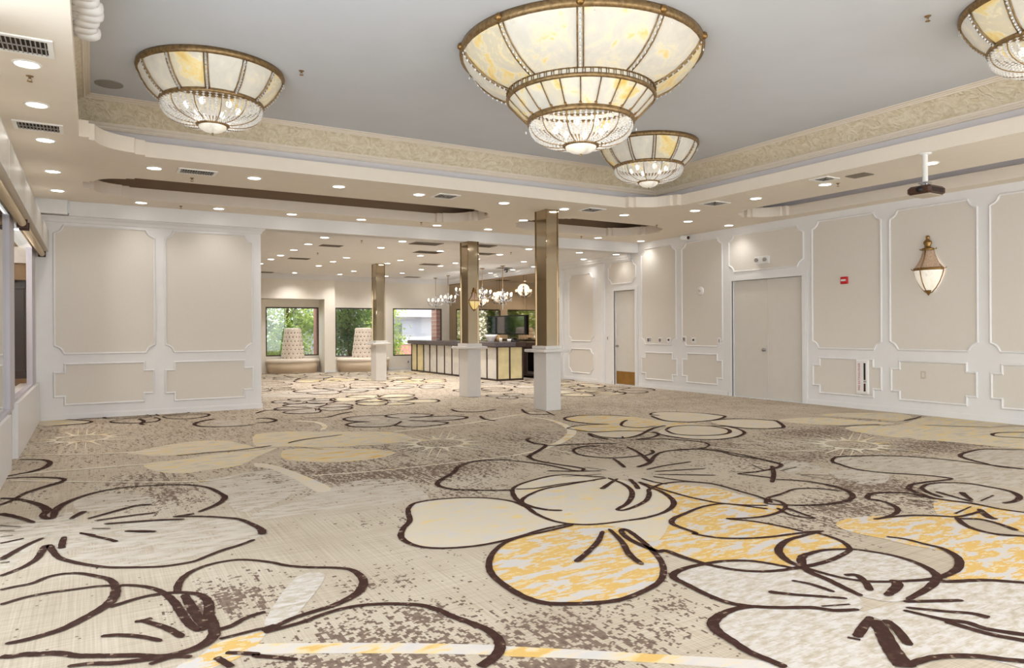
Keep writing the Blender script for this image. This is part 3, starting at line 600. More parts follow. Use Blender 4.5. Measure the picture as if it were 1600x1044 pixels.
# ------------------------------------------------------------------ floor: patterned carpet
def carpet_materials():
    out = []
    # 0 ground: tan weave with brown distressed specks where the pattern has them
    t = NT('carpet_tan_weave')
    sn = (.012, .010, .01)
    a = t.n('ShaderNodeAttribute', attribute_name='speck')
    n1 = t.noise(t.coord(1, .75, 1, sn), 34, 2, .6)
    n2 = t.noise(t.coord(2.2, .4, 1, sn), 9, 1.5, .5)
    n = t.math('ADD', t.math('MULTIPLY', n1, .65), t.math('MULTIPLY', n2, .35))
    thr = t.math('SUBTRACT', .675, t.math('MULTIPLY', a.outputs['Fac'], .2))
    mask = t.math('GREATER_THAN', n, thr)
    wx = t.noise(t.coord(1.5, 110, 1), 1, 2)
    wy = t.noise(t.coord(110, 1.5, 1), 1, 2)
    big = t.noise(t.coord(), 1.3, 2)
    f = t.math('ADD', t.math('MULTIPLY', wx, .38), t.math('ADD', t.math('MULTIPLY', wy, .34), t.math('MULTIPLY', big, .28)))
    base = t.ramp(f, [(.36, lin(164, 150, 132)), (.5, lin(184, 170, 151)), (.66, lin(202, 191, 176))])
    dk = t.ramp(n1, [(.4, lin(132, 114, 100)), (.7, lin(104, 86, 76))])
    t.set(Base_Color=t.mix(mask, base, dk), Roughness=.95)
    t.b.inputs['Specular IOR Level'].default_value = .1
    out.append(t.m)
    # 1 dark brown outline with worn flecks
    t = NT('carpet_dark_outline')
    n = t.noise(t.coord(1, 1, 1, sn), 22, 2)
    t.set(Base_Color=t.ramp(n, [(.5, lin(62, 41, 35)), (.66, lin(78, 57, 48)), (.68, lin(136, 116, 100))]), Roughness=.95)
    t.b.inputs['Specular IOR Level'].default_value = .1
    out.append(t.m)
    # mottled petal grounds
    def petal(name, stops, sc_=7, sx=.6, clear=None):
        t = NT(name)
        n = t.noise(t.coord(sx, 1.2, 1, sn), sc_, 3, .65, .3)
        w = t.noise(t.coord(1.5, 110, 1), 1, 2)
        f = t.math('ADD', t.math('MULTIPLY', n, .85), t.math('MULTIPLY', w, .15))
        c = t.ramp(f, stops)
        t.set(Base_Color=c, Roughness=.95)
        t.b.inputs['Specular IOR Level'].default_value = .1
        if clear:
            t.set(Alpha=t.math('GREATER_THAN', f, clear))
        out.append(t.m)
    Y, C, G, T_ = lin(208, 171, 104), lin(206, 193, 172), lin(197, 191, 188), lin(190, 178, 156)
    YC = lin(216, 192, 140)
    petal('carpet_yellow_petal', [(.42, G), (.48, C), (.495, Y), (.58, Y), (.605, YC), (.64, C)], 11, .45)                 # 2
    petal('carpet_cream_petal', [(.35, G), (.48, C), (.58, C), (.63, YC)])                       # 3
    petal('carpet_grey_petal', [(.36, lin(174, 162, 143)), (.46, lin(188, 177, 163)), (.58, lin(203, 196, 190))], 24, .5)   # 4
    petal('carpet_pale_petal', [(.36, lin(180, 167, 149)), (.55, lin(193, 183, 170)), (.66, lin(199, 188, 173))], 13, .4, .46)   # 5
    petal('carpet_pale_stripe', [(.4, lin(216, 205, 186)), (.55, lin(222, 212, 192)), (.63, YC)], 4)   # 6
    petal('carpet_yellow_wash', [(.4, lin(198, 187, 168)), (.49, C), (.54, YC), (.62, Y)], 9, .4)          # 7
    petal('carpet_band', [(.38, G), (.5, lin(206, 196, 184)), (.56, YC), (.6, Y)], 6)      # 8
    petal('carpet_cream_wash', [(.38, lin(190, 180, 162)), (.5, lin(206, 195, 176)), (.6, YC)], 9, .4)     # 9
    return out

def catmull(p, k=5, closed=False):
    n = len(p); out = []
    if n < 3: return [Vector(q) for q in p]
    rng = range(n if closed else n - 1)
    for i in rng:
        g = (lambda j: p[j % n]) if closed else (lambda j: p[max(0, min(n - 1, j))])
        a, b, c, d = (Vector(g(i + q)) for q in (-1, 0, 1, 2))
        for s in range(k):
            u = s / k
            out.append(.5 * ((2 * b) + (c - a) * u + (2 * a - 5 * b + 4 * c - d) * u * u + (3 * b - a - 3 * c + d) * u ** 3))
    if not closed: out.append(Vector(p[-1]))
    return out

def build_floor():
    m = MB(); speck = []
    X0, X1, Y0, Y1, st = -1.2, 11.25, -3.0, 23.5, .125
    nx = int((X1 - X0) / st) + 1; ny = int((Y1 + .4 - Y0) / st) + 1
    rr = random.Random(3)
    vs = []
    for j in range(ny + 1):
        for i in range(nx + 1):
            x, y = min(X1, X0 + i * st), min(Y1 + .4, Y0 + j * st)
            d = 0.0 if y < 6 else min(.55, .12 + (y - 6) * .12)
            for bx, by, rx, ry, s in BLOBS:
                q = ((x - bx) / (rx * 1.25)) ** 2 + ((y - by) / (ry * 1.25)) ** 2
                if q < 4: d = max(d, s * 1.15 * math.exp(-q * .8))
            vs.append((x, y, 0)); speck.append(min(1.2, d))
    w = nx + 1
    m.add(vs, [(j * w + i, j * w + i + 1, (j + 1) * w + i + 1, (j + 1) * w + i) for j in range(ny) for i in range(nx)], 0)
    KIND = {'yellow': 2, 'cream': 3, 'greyp': 4, 'grey': 4, 'pale': 5, 'yel2': 7, 'band': 8, 'cream2': 9}
    def pts(s): return [(float(a) / 1000, float(b) / 1000) for a, b in (q.split(',') for q in s.split())]
    z = .0004
    for rec in sorted(FILLS.split('|'), key=lambda r: 0 if r.strip().startswith('pale') else 1):
        k, s = rec.strip().split(';')
        p = catmull(pts(s), 3, True)
        tri = geometry.tessellate_polygon([[Vector((q.x, q.y, 0)) for q in p]])
        m.add([(q.x, q.y, z) for q in p], [t for t in tri], KIND[k]); z += .00006
    def ribbon(ws, p, z, mi, k=6, f=None):
        c = catmull(p, k)
        n = len(c); L = []
        for i, q in enumerate(c):
            u = i / max(1, n - 1) * (len(ws) - 1)
            a = int(u); wv = ws[a] + (ws[min(a + 1, len(ws) - 1)] - ws[a]) * (u - a)
            wv = (f(wv, q) if f else wv) * (1 + .10 * math.sin(i * 1.7) * rr.random())
            if i == 0 or i == n - 1: wv *= .45
            t = c[min(i + 1, n - 1)] - c[max(i - 1, 0)]
            if t.length < 1e-6: t = Vector((1, 0))
            t.normalize(); nrm = Vector((-t.y, t.x))
            L.append((q + nrm * wv / 2, q - nrm * wv / 2))
        v = []
        for a, b in L: v += [(a.x, a.y, z), (b.x, b.y, z)]
        m.add(v, [(2 * i, 2 * i + 1, 2 * i + 3, 2 * i + 2) for i in range(n - 1)], mi)
    z += .0003
    for rec in PALE.split('|'):
        ws, s = rec.strip().split(';')
        ribbon([float(x) / 1000 for x in ws.split(',')], pts(s), z, 6, 6, lambda w, q: w * .9); z += .00003
    for cx, cy in STARS:                                   # sunburst motifs
        z += .0001
        c = Vector((cx, cy))
        rg = [c + Vector((math.cos(q), math.sin(q))) * r for q in [2 * PI * k / 48 for k in range(48)] for r in (.285, .315)]
        m.add([(e.x, e.y, z) for e in rg], [(2 * k, 2 * k + 1, (2 * k + 3) % 96, (2 * k + 2) % 96) for k in range(48)], 6)
        for k in range(12):
            a = 2 * PI * k / 12 + .26
            d = Vector((math.cos(a), math.sin(a))); nn = Vector((-d.y, d.x))
            L = .60 + .2 * (k % 3 == 0)
            q = [c + d * .30 + nn * .085, c + d * .30 - nn * .085, c + d * .42 - nn * .022, c + d * L - nn * .008, c + d * L + nn * .008, c + d * .42 + nn * .022]
            m.add([(e.x, e.y, z + .00005) for e in q], [(0, 1, 2, 5), (5, 2, 3, 4)], 6)
            a2 = a + PI / 12
            d2 = Vector((math.cos(a2), math.sin(a2))); n2 = Vector((-d2.y, d2.x))
            for sgn in (-1, 1):
                o = c + d2 * .40 + n2 * .05 * sgn
                q = [o + n2 * .007, o - n2 * .007, o + d2 * (.5 + .4 * rr.random()) - n2 * .003, o + d2 * .5 + n2 * .003]
                m.add([(e.x, e.y, z) for e in q], [(0, 1, 2, 3)], 6)
    z += .0003
    for rec in DARK.split('|'):
        ws, s = rec.strip().split(';')
        ribbon([float(x) / 1000 for x in ws.split(',')], pts(s), z, 1, 6,
               lambda w, q: (.020 + .42 * w) if q.y < 6.5 else (.018 + .56 * w)); z += .00002
    # the same flower drawing carried on to the far side of the room and through the hall
    fr = random.Random(21)
    far = [(x + fr.uniform(-.45, .45), y + fr.uniform(-.4, .4)) for y in (12.7, 14.2, 15.8, 17.5, 19.3, 21.1, 22.6) for x in (1.2, 3.3, 5.2, 7.2, 9.2, 10.6)]
    far += [(9.3, 2.7), (8.0, 1.3), (10.4, 1.0), (2.2, .7), (.3, 1.1), (4.0, -.3), (6.0, .6)]      # and beside the camera
    for fx, fy in far:
        if fy > 13 and fx < 2.9: continue
        if fy > 16 and fx > 9.0: continue
        if abs(fx - 8) < 2.2 and fy < 12: continue
        a0 = fr.random() * 6; n = fr.choice((4, 5)); R0 = fr.uniform(.55, .9); fill = fr.random()
        for k in range(n):
            a = a0 + 2 * PI * k / n; L = R0 * fr.uniform(.8, 1.2); wd = L * fr.uniform(.36, .5)
            P = []
            for u, v in ((.12, .04), (.45, .75), (.8, 1.0), (1.0, .45), (1.0, -.35), (.8, -.95), (.42, -.7), (.12, -.04)):
                d = Vector((math.cos(a), math.sin(a))); nn = Vector((-d.y, d.x))
                q = Vector((fx, fy)) + d * (u * L) + nn * (v * wd); P.append((min(11.2, q.x), q.y))
            if fill < .75:
                tri = geometry.tessellate_polygon([[Vector((q.x, q.y, 0)) for q in catmull(P, 3, True)]])
                m.add([(q.x, q.y, .0004 + k * .00005) for q in catmull(P, 3, True)], tri, 5 if fill < .35 else (9 if fill < .55 else 7))
            if fill < .2 or fill > .3:
                ribbon([.03, .04, .06, .07, .05, .035, .03], P, z, 1, 5, lambda w, q: w * (.62 + .012 * q.y)); z += .00001
        for k in range(5):
            a = a0 + .4 + k * 1.25; d = Vector((math.cos(a), math.sin(a)))
            c = Vector((fx, fy)); ribbon([.02, .045], [c + d * .12, c + d * fr.uniform(.25, .5)], z, 1)
    o = m.build('floor', carpet_materials())
    at = o.data.attributes.new('speck', 'FLOAT', 'POINT')
    at.data.foreach_set('value', speck + [0.0] * (len(m.v) - len(speck)))
    return struct(o)
build_floor()

# ------------------------------------------------------------------ shell
def notch_rect(u0, u1, v0, v1, style, r=.15):
    P = []
    cs = [(u0, v0, 1, 1), (u1, v0, -1, 1), (u1, v1, -1, -1), (u0, v1, 1, -1)]
    for i, (cu, cv, su, sv) in enumerate(cs):
        a = []
        if style == 'cove':
            e = .012
            a = [(r + e, 0), (r + e, e)] + [(r * math.sin(t), r * math.cos(t)) for t in [PI / 2 * k / 7 for k in range(7, -1, -1)]][0:0]
            a += [(r * math.cos(PI / 2 * k / 8), r * math.sin(PI / 2 * k / 8)) for k in range(1, 8)]
            a += [(e, r + e), (0, r + e)]
        else:
            q = min(r, .15)
            a = [(q, 0), (q, q * .95), (0, q * .95)]
        a = [(cu + su * x, cv + sv * y) for x, y in a]
        # order CCW: bottom-left goes left->bottom
        if i in (0, 2): a = a[::-1]
        P += a
    return P

def offset(P, d):
    n = len(P); out = []
    for i in range(n):
        a = Vector(P[i - 1]); b = Vector(P[i]); c = Vector(P[(i + 1) % n])
        e1 = (b - a).normalized(); e2 = (c - b).normalized()
        n1 = Vector((-e1.y, e1.x)); n2 = Vector((-e2.y, e2.x))
        k = 1 + n1.dot(n2)
        mtr = (n1 + n2) / max(k, .35)
        out.append(b + mtr * d)
    return out

PROFILE = [(0, 0), (.003, .014), (.010, .022), (.018, .024), (.024, .016), (.029, .014), (.033, .004), (.033, 0)]
def wall_panel(parent, mapf, u0, u1, v0, v1, style):
    P = notch_rect(u0, u1, v0, v1, style, .125 if style == 'cove' else .14)
    inner = offset(P, .025)
    m = MB()
    tri = geometry.tessellate_polygon([[Vector((p[0], p[1], 0)) for p in inner]])
    m.add([mapf(p[0], p[1], .003) for p in inner], tri)
    a = m.build('panel_infill', 'wall_beige', parent)
    m = MB(); n = len(P); rings = [[mapf(q[0], q[1], h) for q in offset(P, d)] for d, h in PROFILE]
    m.add(sum(rings, []), [(k * n + i, k * n + (i + 1) % n, (k + 1) * n + (i + 1) % n, (k + 1) * n + i) for k in range(len(rings) - 1) for i in range(n)])
    b = m.build('panel_moulding', 'wall_white', parent)
    struct(a); struct(b)

def wall_cells(m, mapf, u0, u1, v0, v1, openings, depth, mi=0):
    """flat wall with rectangular openings and their reveals"""
    us = sorted({u0, u1, *[o[0] for o in openings], *[o[1] for o in openings]})
    vs = sorted({v0, v1, *[o[2] for o in openings], *[o[3] for o in openings]})
    for i in range(len(us) - 1):
        for j in range(len(vs) - 1):
            cu, cv = (us[i] + us[i + 1]) / 2, (vs[j] + vs[j + 1]) / 2
            if any(o[0] < cu < o[1] and o[2] < cv < o[3] for o in openings): continue
            m.poly([mapf(us[i], vs[j], 0), mapf(us[i + 1], vs[j], 0), mapf(us[i + 1], vs[j + 1], 0), mapf(us[i], vs[j + 1], 0)], mi)
    for a, b, c, d in openings:
        for p, q in (((a, c), (b, c)), ((b, c), (b, d)), ((b, d), (a, d)), ((a, d), (a, c))):
            m.poly([mapf(*p, 0), mapf(*q, 0), mapf(*q, -depth), mapf(*p, -depth)], mi)

mapR = lambda u, v, h: (11.25 - h, u, v)
mapB = lambda u, v, h: (u, 13.2 - h, v)
D1 = (13.18, 13.97, 0.0, 2.33); D2 = (8.51, 10.17, 0.0, 2.345)
m = MB()
wall_cells(m, mapR, -1.0, 23.9, 0, 3.9, [D1, D2], .07)
WR = struct(m.build('wall_right', 'wall_white'))
for u0, u1, v0, v1, st in [
        (14.81, 15.96, 1.05, 2.86, 'cove'), (14.82, 15.97, .20, .87, 'cove'), (13.15, 14.23, 2.49, 3.06, 'cove'),
        (11.79, 12.97, 1.01, 3.28, 'cove'), (11.77, 12.98, .19, .845, 'sq'), (10.43, 11.63, .99, 3.285, 'cove'), (10.44, 11.63, .19, .855, 'sq'),
        (8.48, 10.275, 2.515, 3.29, 'cove'), (6.99, 8.325, 1.0, 3.315, 'cove'), (6.995, 8.318, .205, .862, 'sq'),
        (5.505, 6.868, 1.005, 3.30, 'cove'), (5.52, 6.853, .20, .858, 'sq'), (4.02, 5.363, 1.005, 3.30, 'cove'), (4.03, 5.35, .20, .858, 'sq'),
        (2.5, 3.88, 1.005, 3.30, 'cove'), (2.51, 3.87, .20, .858, 'sq')]:
    wall_panel(WR, mapR, u0, u1, v0, v1, st)
# left panelled wall
m = MB()
m.box(-.74, 2.6, 13.2, 13.5, 0, 3.25)
WB = struct(m.build('wall_back', 'wall_white'))
for u0, u1, v0, v1, st in [(-.525, .915, 1.018, 3.075, 'cove'), (-.53, .895, .215, .89, 'sq'), (1.045, 2.47, 1.015, 3.085, 'cove'), (1.04, 2.468, .20, .88, 'sq')]:
    wall_panel(WB, mapB, u0, u1, v0, v1, st)
m = MB()   # crown along the head of that wall
prof = [(0, 3.10), (.012, 3.11), (.03, 3.15), (.06, 3.18), (.07, 3.2)]
for (d0, z0), (d1, z1) in zip(prof[:-1], prof[1:]):
    m.poly([(-.74, 13.2 - d0, z0), (2.6 + d0, 13.2 - d0, z0), (2.6 + d1, 13.2 - d1, z1), (-.74, 13.2 - d1, z1)])
    m.poly([(2.6 + d0, 13.2 - d0, z0), (2.6 + d0, 13.5, z0), (2.6 + d1, 13.5, z1), (2.6 + d1, 13.2 - d1, z1)])
struct(m.build('trim_1', 'wall_white'))
# baseboards
m = MB(); m.box(-.74, 2.615, 13.183, 13.2, 0, .075); m.box(2.6, 2.615, 13.2, 13.5, 0, .075); m.box(-.74, 2.608, 13.19, 13.2, .075, .09)
struct(m.build('baseboard_back', 'wall_white'))
m = MB()
for a, b in ((-1, 8.43), (10.3, 13.08), (14.08, 16.35)):
    m.box(11.233, 11.25, a, b, 0, .075); m.box(11.24, 11.25, a, b, .075, .09)
struct(m.build('baseboard_right', 'wall_white'))
# door casings
m = MB()
for (a, b, _, t), w in ((D1, .085), (D2, .10)):
    for p in ((a - w, a, 0, t + w), (b, b + w, 0, t + w), (a, b, t, t + w)):
        m.box(11.225, 11.25, p[0], p[1], p[2], p[3]); 
        m.box(11.215, 11.25, p[0] + .02 * (p[0] < a), p[1] - .02 * (p[1] > b), p[2], p[3] - .02)
struct(m.build('trim_2', 'wall_white'))
# pilaster at the end of the panelling
m = MB(); m.box(11.2, 11.25, 14.36, 14.62, 0, 3.06); m.box(11.19, 11.25, 14.34, 14.64, 3.0, 3.06); m.box(11.2, 11.25, 16.18, 16.36, 0, 3.03)
struct(m.build('trim_3', 'wall_white'))

def door(name, leaves, label_knob):
    d = bpy.data.objects.new(name, None); col.objects.link(d); struct(d)
    for i, (a, b, t, hx) in enumerate(leaves):
        m = MB(); m.bbox(11.29, 11.33, a + .004, b - .004, .012, t - .006, .004)
        lf = struct(m.build('door_leaf', 'door', d))
        if hx:
            k = MB(); k.lathe([(.001, 0), (.03, .0), (.03, .008), (.012, .012), (.012, .03), (.028, .038), (.032, .05), (.024, .062), (.001, .066)], 14)
            o = k.build('door_handle', 'steel', d); o.location = (11.29, hx, .96); o.rotation_euler = (0, -PI / 2, 0); struct(o)
    return d
d1 = door('door_1', [(13.18, 13.97, 2.33, 13.90)], '')
m = MB(); m.box(11.284, 11.289, 13.2, 13.955, .02, .335); o = struct(m.build('kick_plate', 'kick', d1)); o['label'] = 'brass coloured kick plate at the foot of the door'
m = MB(); m.box(11.286, 11.289, 13.19, 13.96, .745, .75); struct(m.build('door_seam', 'wall_beige', d1))
d2 = door('door_2', [(8.51, 9.335, 2.345, 9.41 - .0), (9.335, 10.17, 2.345, None)], '')
m = MB(); m.box(11.278, 11.29, 9.325, 9.345, .01, 2.335); struct(m.build('door_stop', 'door', d2))

# soffit, tray and slots
def stepped(x0, x1, y0, y1, c=.65):
    k = c / .65
    loc = [(.65, 0), (.65, .088), (.545, .088), (.54, .14)]
    arc = [(.6 + .46 * math.cos(PI + PI / 2 * i / 10), .6 + .46 * math.sin(PI + PI / 2 * i / 10)) for i in range(11)]   # (.14,.6)->(.6,.14)
    half = [(b * k, a * k) for a, b in loc]           # along the x=0 side first
    seq = half + [(a * k, b * k) for a, b in arc[1:-1]] + [(a * k, b * k) for a, b in loc[::-1]]
    P = []
    P += [(x0 + a, y0 + b) for a, b in seq]
    P += [(x1 - a, y0 + b) for a, b in seq[::-1]]
    P += [(x1 - a, y1 - b) for a, b in seq]
    P += [(x0 + a, y1 - b) for a, b in seq[::-1]]
    return P
ZS, ZL = 3.43, 3.605
RECT = {'tray': (-.11, 8.42, 1.65, 9.35, .65), 'a': (-.1, 6.25, 10.72, 12.4, .6), 'b': (7.05, 10.35, 10.72, 12.4, .6), 'c': (9.72, 10.92, 1.6, 9.1, .55)}
OUT = {k: stepped(*v) for k, v in RECT.items()}
outer = [(-.74, -1), (11.25, -1), (11.25, 13.2), (-.74, 13.2)]
def sheet(name, outer, holes, z, mat):
    loops = [[Vector((x, y, 0)) for x, y in outer]] + [[Vector((x, y, 0)) for x, y in h] for h in holes]
    tri = geometry.tessellate_polygon(loops)
    m = MB(); m.add([(p.x, p.y, z) for l in loops for p in l], tri)
    return struct(m.build(name, mat))
def band(m, P, z0, z1, mi=0, close=True):
    n = len(P)
    m.add([(x, y, z0) for x, y in P] + [(x, y, z1) for x, y in P], [(i, (i + 1) % n, n + (i + 1) % n, n + i) for i in range(n)], mi)
def rect(k, o):
    x0, x1, y0, y1, _ = RECT[k]
    return [(x0 - o, y0 - o), (x1 + o, y0 - o), (x1 + o, y1 + o), (x0 - o, y1 + o)]
sheet('ceiling_soffit', outer, list(OUT.values()), ZS, 'soffit')
for k, wallmat in (('tray', 'cove'), ('a', 'slot'), ('b', 'slot'), ('c', 'cove')):
    m = MB(); band(m, OUT[k], ZS, ZL)
    struct(m.build('trim_lip', 'lip'))
    sheet('ceiling_ledge', rect(k, .25 if k == 'tray' else .18), [OUT[k]], ZL, 'lip')
    if k != 'tray':
        m = MB(); R_ = rect(k, .18); band(m, R_, ZL, 3.78); m.poly([(x, y, 3.78) for x, y in R_])
        struct(m.build('ceiling_recess', wallmat))
m = MB(); band(m, rect('tray', .25), ZL, 3.76); struct(m.build('ceiling_cove', 'cove'))
def sweep_rect(name, prof, mat):
    m = MB()
    rings = [[(x, y, z) for x, y in rect('tray', o)] for o, z in prof]
    for a, b in zip(rings[:-1], rings[1:]):
        for i in range(4):
            j = (i + 1) % 4
            m.poly([a[i], a[j], b[j], b[i]])
    return struct(m.build(name, mat))
sweep_rect('trim_crown_lower', [(.25, 3.745), (.225, 3.75), (.21, 3.768), (.222, 3.775), (.222, 3.785), (.20, 3.80), (.19, 3.818), (.195, 3.825)], 'lip')
sweep_rect('trim_frieze', [(.195, 3.825), (.16, 3.85), (.11, 3.895), (.06, 3.945), (.01, 3.99), (-.03, 4.018)], 'frieze')
sweep_rect('trim_crown_upper', [(-.03, 4.018), (-.045, 4.016), (-.055, 4.03), (-.07, 4.035), (-.075, 4.045), (-.1, 4.05), (-.105, 4.061)], 'lip')
m = MB(); R_ = rect('tray', .3); m.poly([(x, y, 4.06) for x, y in R_]); struct(m.build('ceiling', 'tray'))

# beam between the ballroom and the hall, hall shell
m = MB(); m.box(-.3, 11.25, 13.08, 13.35, 3.2, ZS + .002); struct(m.build('ceiling_beam', 'wall_white'))
m = MB(); m.box(-.74, -.32, 13.0, 13.2, 3.21, ZS); struct(m.build('trim_block', 'wall_white'))
m = MB(); m.poly([(-.5, 13.3, 3.2), (11.25, 13.3, 3.2), (11.25, 23.9, 3.2), (-.5, 23.9, 3.2)]); struct(m.build('ceiling_hall', 'hall_ceiling'))
m = MB(); m.poly([(-.5, 13.5, 0), (-.5, 23.9, 0), (-.5, 23.9, 3.2), (-.5, 13.5, 3.2)]); struct(m.build('wall_left_hall', 'hall_wall'))
mapF = lambda y: (lambda u, v, h: (u, y - h, v))
W1, W2, W3 = (4.84, 6.56, .55, 2.16), (7.02, 8.76, .5, 2.15), (9.06, 10.94, .48, 2.15)
m = MB(); wall_cells(m, mapF(23.5), 6.7, 11.25, 0, 3.2, [W2, W3], .12); wall_cells(m, mapF(23.85), -.5, 6.75, 0, 3.2, [W1], .08)
struct(m.build('wall_far', 'hall_wall'))
for q in ((6.57, 6.92, 23.9, 0, 3.2), (4.58, 6.57, 23.84, 2.41, 3.2), (-.5, 4.58, 23.84, 0, 3.2)):
    struct(MB().box(q[0], q[1], 23.2, q[2], q[3], q[4]).build('wall_alcove', 'hall_wall'))
m = MB()
for o, z0, z1 in ((.10, 3.13, 3.2), (.06, 3.07, 3.13), (.03, 3.035, 3.07)):
    m.box(11.25 - o, 11.25, 13.36, 23.5, z0, z1); m.box(6.92, 11.25, 23.5 - o, 23.5, z0, z1); m.box(-.5, 6.92 + o, 23.2 - o, 23.2, z0, z1)
struct(m.build('trim_4', 'wall_white'))
m = MB(); m.box(6.92, 11.25, 23.48, 23.5, 0, .08); m.box(6.57, 6.93, 23.185, 23.2, 0, .08); struct(m.build('baseboard_far', 'wall_white'))
def window(n, w, y, frame):
    d = bpy.data.objects.new('window_%d' % n, None); col.objects.link(d); struct(d)
    a, b, c, t = w; f = .04
    m = MB()
    for q in ((a, a + f, c, t), (b - f, b, c, t), (a + f, b - f, c, c + f), (a + f, b - f, t - f, t)):
        m.box(q[0], q[1], y + .02, y + .07, q[2], q[3])
    struct(m.build('window_frame', frame, d))
    m = MB(); m.box(a + f, b - f, y + .042, y + .048, c + f, t - f); struct(m.build('window_glass', 'glass', d))
window(1, W1, 23.85, 'frame_dark'); window(2, W2, 23.5, 'frame_dark'); window(3, W3, 23.5, 'frame_dark')
m = MB(); m.poly([(-3, -1.2, 4.3), (12, -1.2, 4.3), (12, 24.3, 4.3), (-3, 24.3, 4.3)]); struct(m.build('light_block', 'light_block'))  # unseen slab added above the ceilings to stop light leaks

m = MB(); m.box(11.4, 11.5, -1.2, 24.3, -.05, 4.3); struct(m.build('light_block_right', 'light_block'))  # unseen backing added to block sky light around the doors
# left wall
m = MB()
XL = -.74
m.poly([(XL, 5.5, 2.6), (XL, 13.2, 2.6), (XL, 13.2, ZS), (XL, 5.5, ZS)])
m.poly([(XL, 12.95, .6), (XL, 13.2, .6), (XL, 13.2, 2.6), (XL, 12.95, 2.6)])
struct(m.build('wall_left', 'wall_white'))
tag(MB().box(-.95, -.70, 9.42, 13.12, 0, .6).build('stone_plinth', 'plinth'), 'long white stone plinth under the tall glazed opening in the left wall', 'plinth')
tag(MB().box(-.95, -.755, 8.72, 9.41, 0, .55).build('stone_plinth', 'plinth_grey'), 'narrow grey stone plinth between the two white ones at the left wall', 'plinth')
tag(MB().box(-.95, -.70, 6.0, 8.71, 0, .55).build('stone_plinth', 'plinth'), 'white stone plinth at the left edge below the mirror', 'plinth')
t = thing('wall_mirror', 'tall silver framed mirror standing on the plinth at the left edge', 'mirror', (-.76, 6.0, .55))
MB().box(-.02, 0, 0, 2.95, 0, 2.05).build('mirror_glass', 'silver_mirror', t)
m = MB(); m.box(-.03, .03, 2.95, 3.36, 0, 2.05); m.box(-.02, .03, 0, 2.95, 0, .03); m.build('frame', 'frame_silver', t)
t = thing('glazed_opening', 'chrome framed tall glass opening above the white plinth showing a dark brown doorway', 'window', (-.76, 9.45, .6))
m = MB(); m.box(-.05, .02, 0, .14, 0, 2.0); m.box(-.05, .02, 2.86, 3.5, 0, 2.0); m.box(-.05, .02, .14, 2.86, 0, .03); m.build('frame', 'frame_silver', t)
MB().box(-.02, -.012, .14, 2.86, .03, 2.0).build('pane', 'glass', t)
t = thing('wooden_doorway', 'nested dark wooden doorway seen through the glass in the left wall', 'doorway', (-1.05, 13.3, 0))
for nm, y, x0, x1, z0, z1, w, mt in (('outer_frame', 0, -.5, .27, .45, 2.55, .10, 'wall_beige'), ('middle_frame', .35, -.5, .22, .55, 2.3, .09, 'wood_tan'), ('inner_frame', .7, -.5, .15, .7, 2.15, .06, 'wood')):
    m = MB(); m.box(x0, x1, y, y + .05, z0 - .1, z0 + w); m.box(x0, x1, y, y + .05, z1 - w, z1 + .4); m.box(x1 - w * .6, x1 + .02, y, y + .05, z0, z1); m.box(x0, x0 + w, y, y + .05, z0, z1)
    m.build(nm, mt, t)
m = MB(); m.bbox(-.45, .1, .78, .84, 0, 2.2, .01); m.build('door_panel', 'wood', t)
m = MB(); m.poly([(-2.2, 9.0, 0), (-2.2, 15, 0), (-2.2, 15, 2.7), (-2.2, 9.0, 2.7)]); m.poly([(-2.2, 9, 2.7), (-2.2, 15, 2.7), (-.97, 15, 2.7), (-.97, 9, 2.7)]); m.poly([(-2.2, 14.6, 0), (-.5, 14.6, 0), (-.5, 14.6, 2.7), (-2.2, 14.6, 2.7)]); m.poly([(-2.2, 9, 0), (-.97, 9, 0), (-.97, 9, 2.7), (-2.2, 9, 2.7)])
m.poly([(-2.2, 9, .0), (-.97, 9, .0), (-.97, 15, .0), (-2.2, 15, .0)])
struct(m.build('wall_side_room', 'wood_tan'))
lamp('side_room_fill', 'POINT', (-1.7, 11.5, 2.4), 60, None, radius=.15)  # fill light added to brighten the side room, no fixture there
# mirrored pelmet with a rolled blind under it
t = thing('mirrored_pelmet', 'long mirror faced pelmet box along the top of the left wall', 'pelmet', (-.74, 5.5, 2.6))
MB().box(.002, .16, 0, 7.68, .03, .34).build('box', 'wall_beige', t)
m = MB()
for k in range(5): m.box(.161, .168, k * 1.53 + .01, k * 1.53 + 1.52, .03, .34)
m.build('mirror_facing', 'pelmet_face', t)
for k in range(2):
    t = thing('roller_blind', ['tan rolled blind under the pelmet, nearer the camera', 'tan rolled blind under the pelmet, next to the panelled wall'][k], 'blind', (-.66, 6.2 + 3.6 * k, 2.588), 'rolled blinds under the pelmet')
    MB().tube([(0, 0, 0), (0, 3.3, 0)], .04, 14).build('roll', 'shade_roll', t)
    for y in (-.02, 3.3): MB().box(-.05, .05, y, y + .02, -.05, .04).build('bracket', 'dark_brown', t)

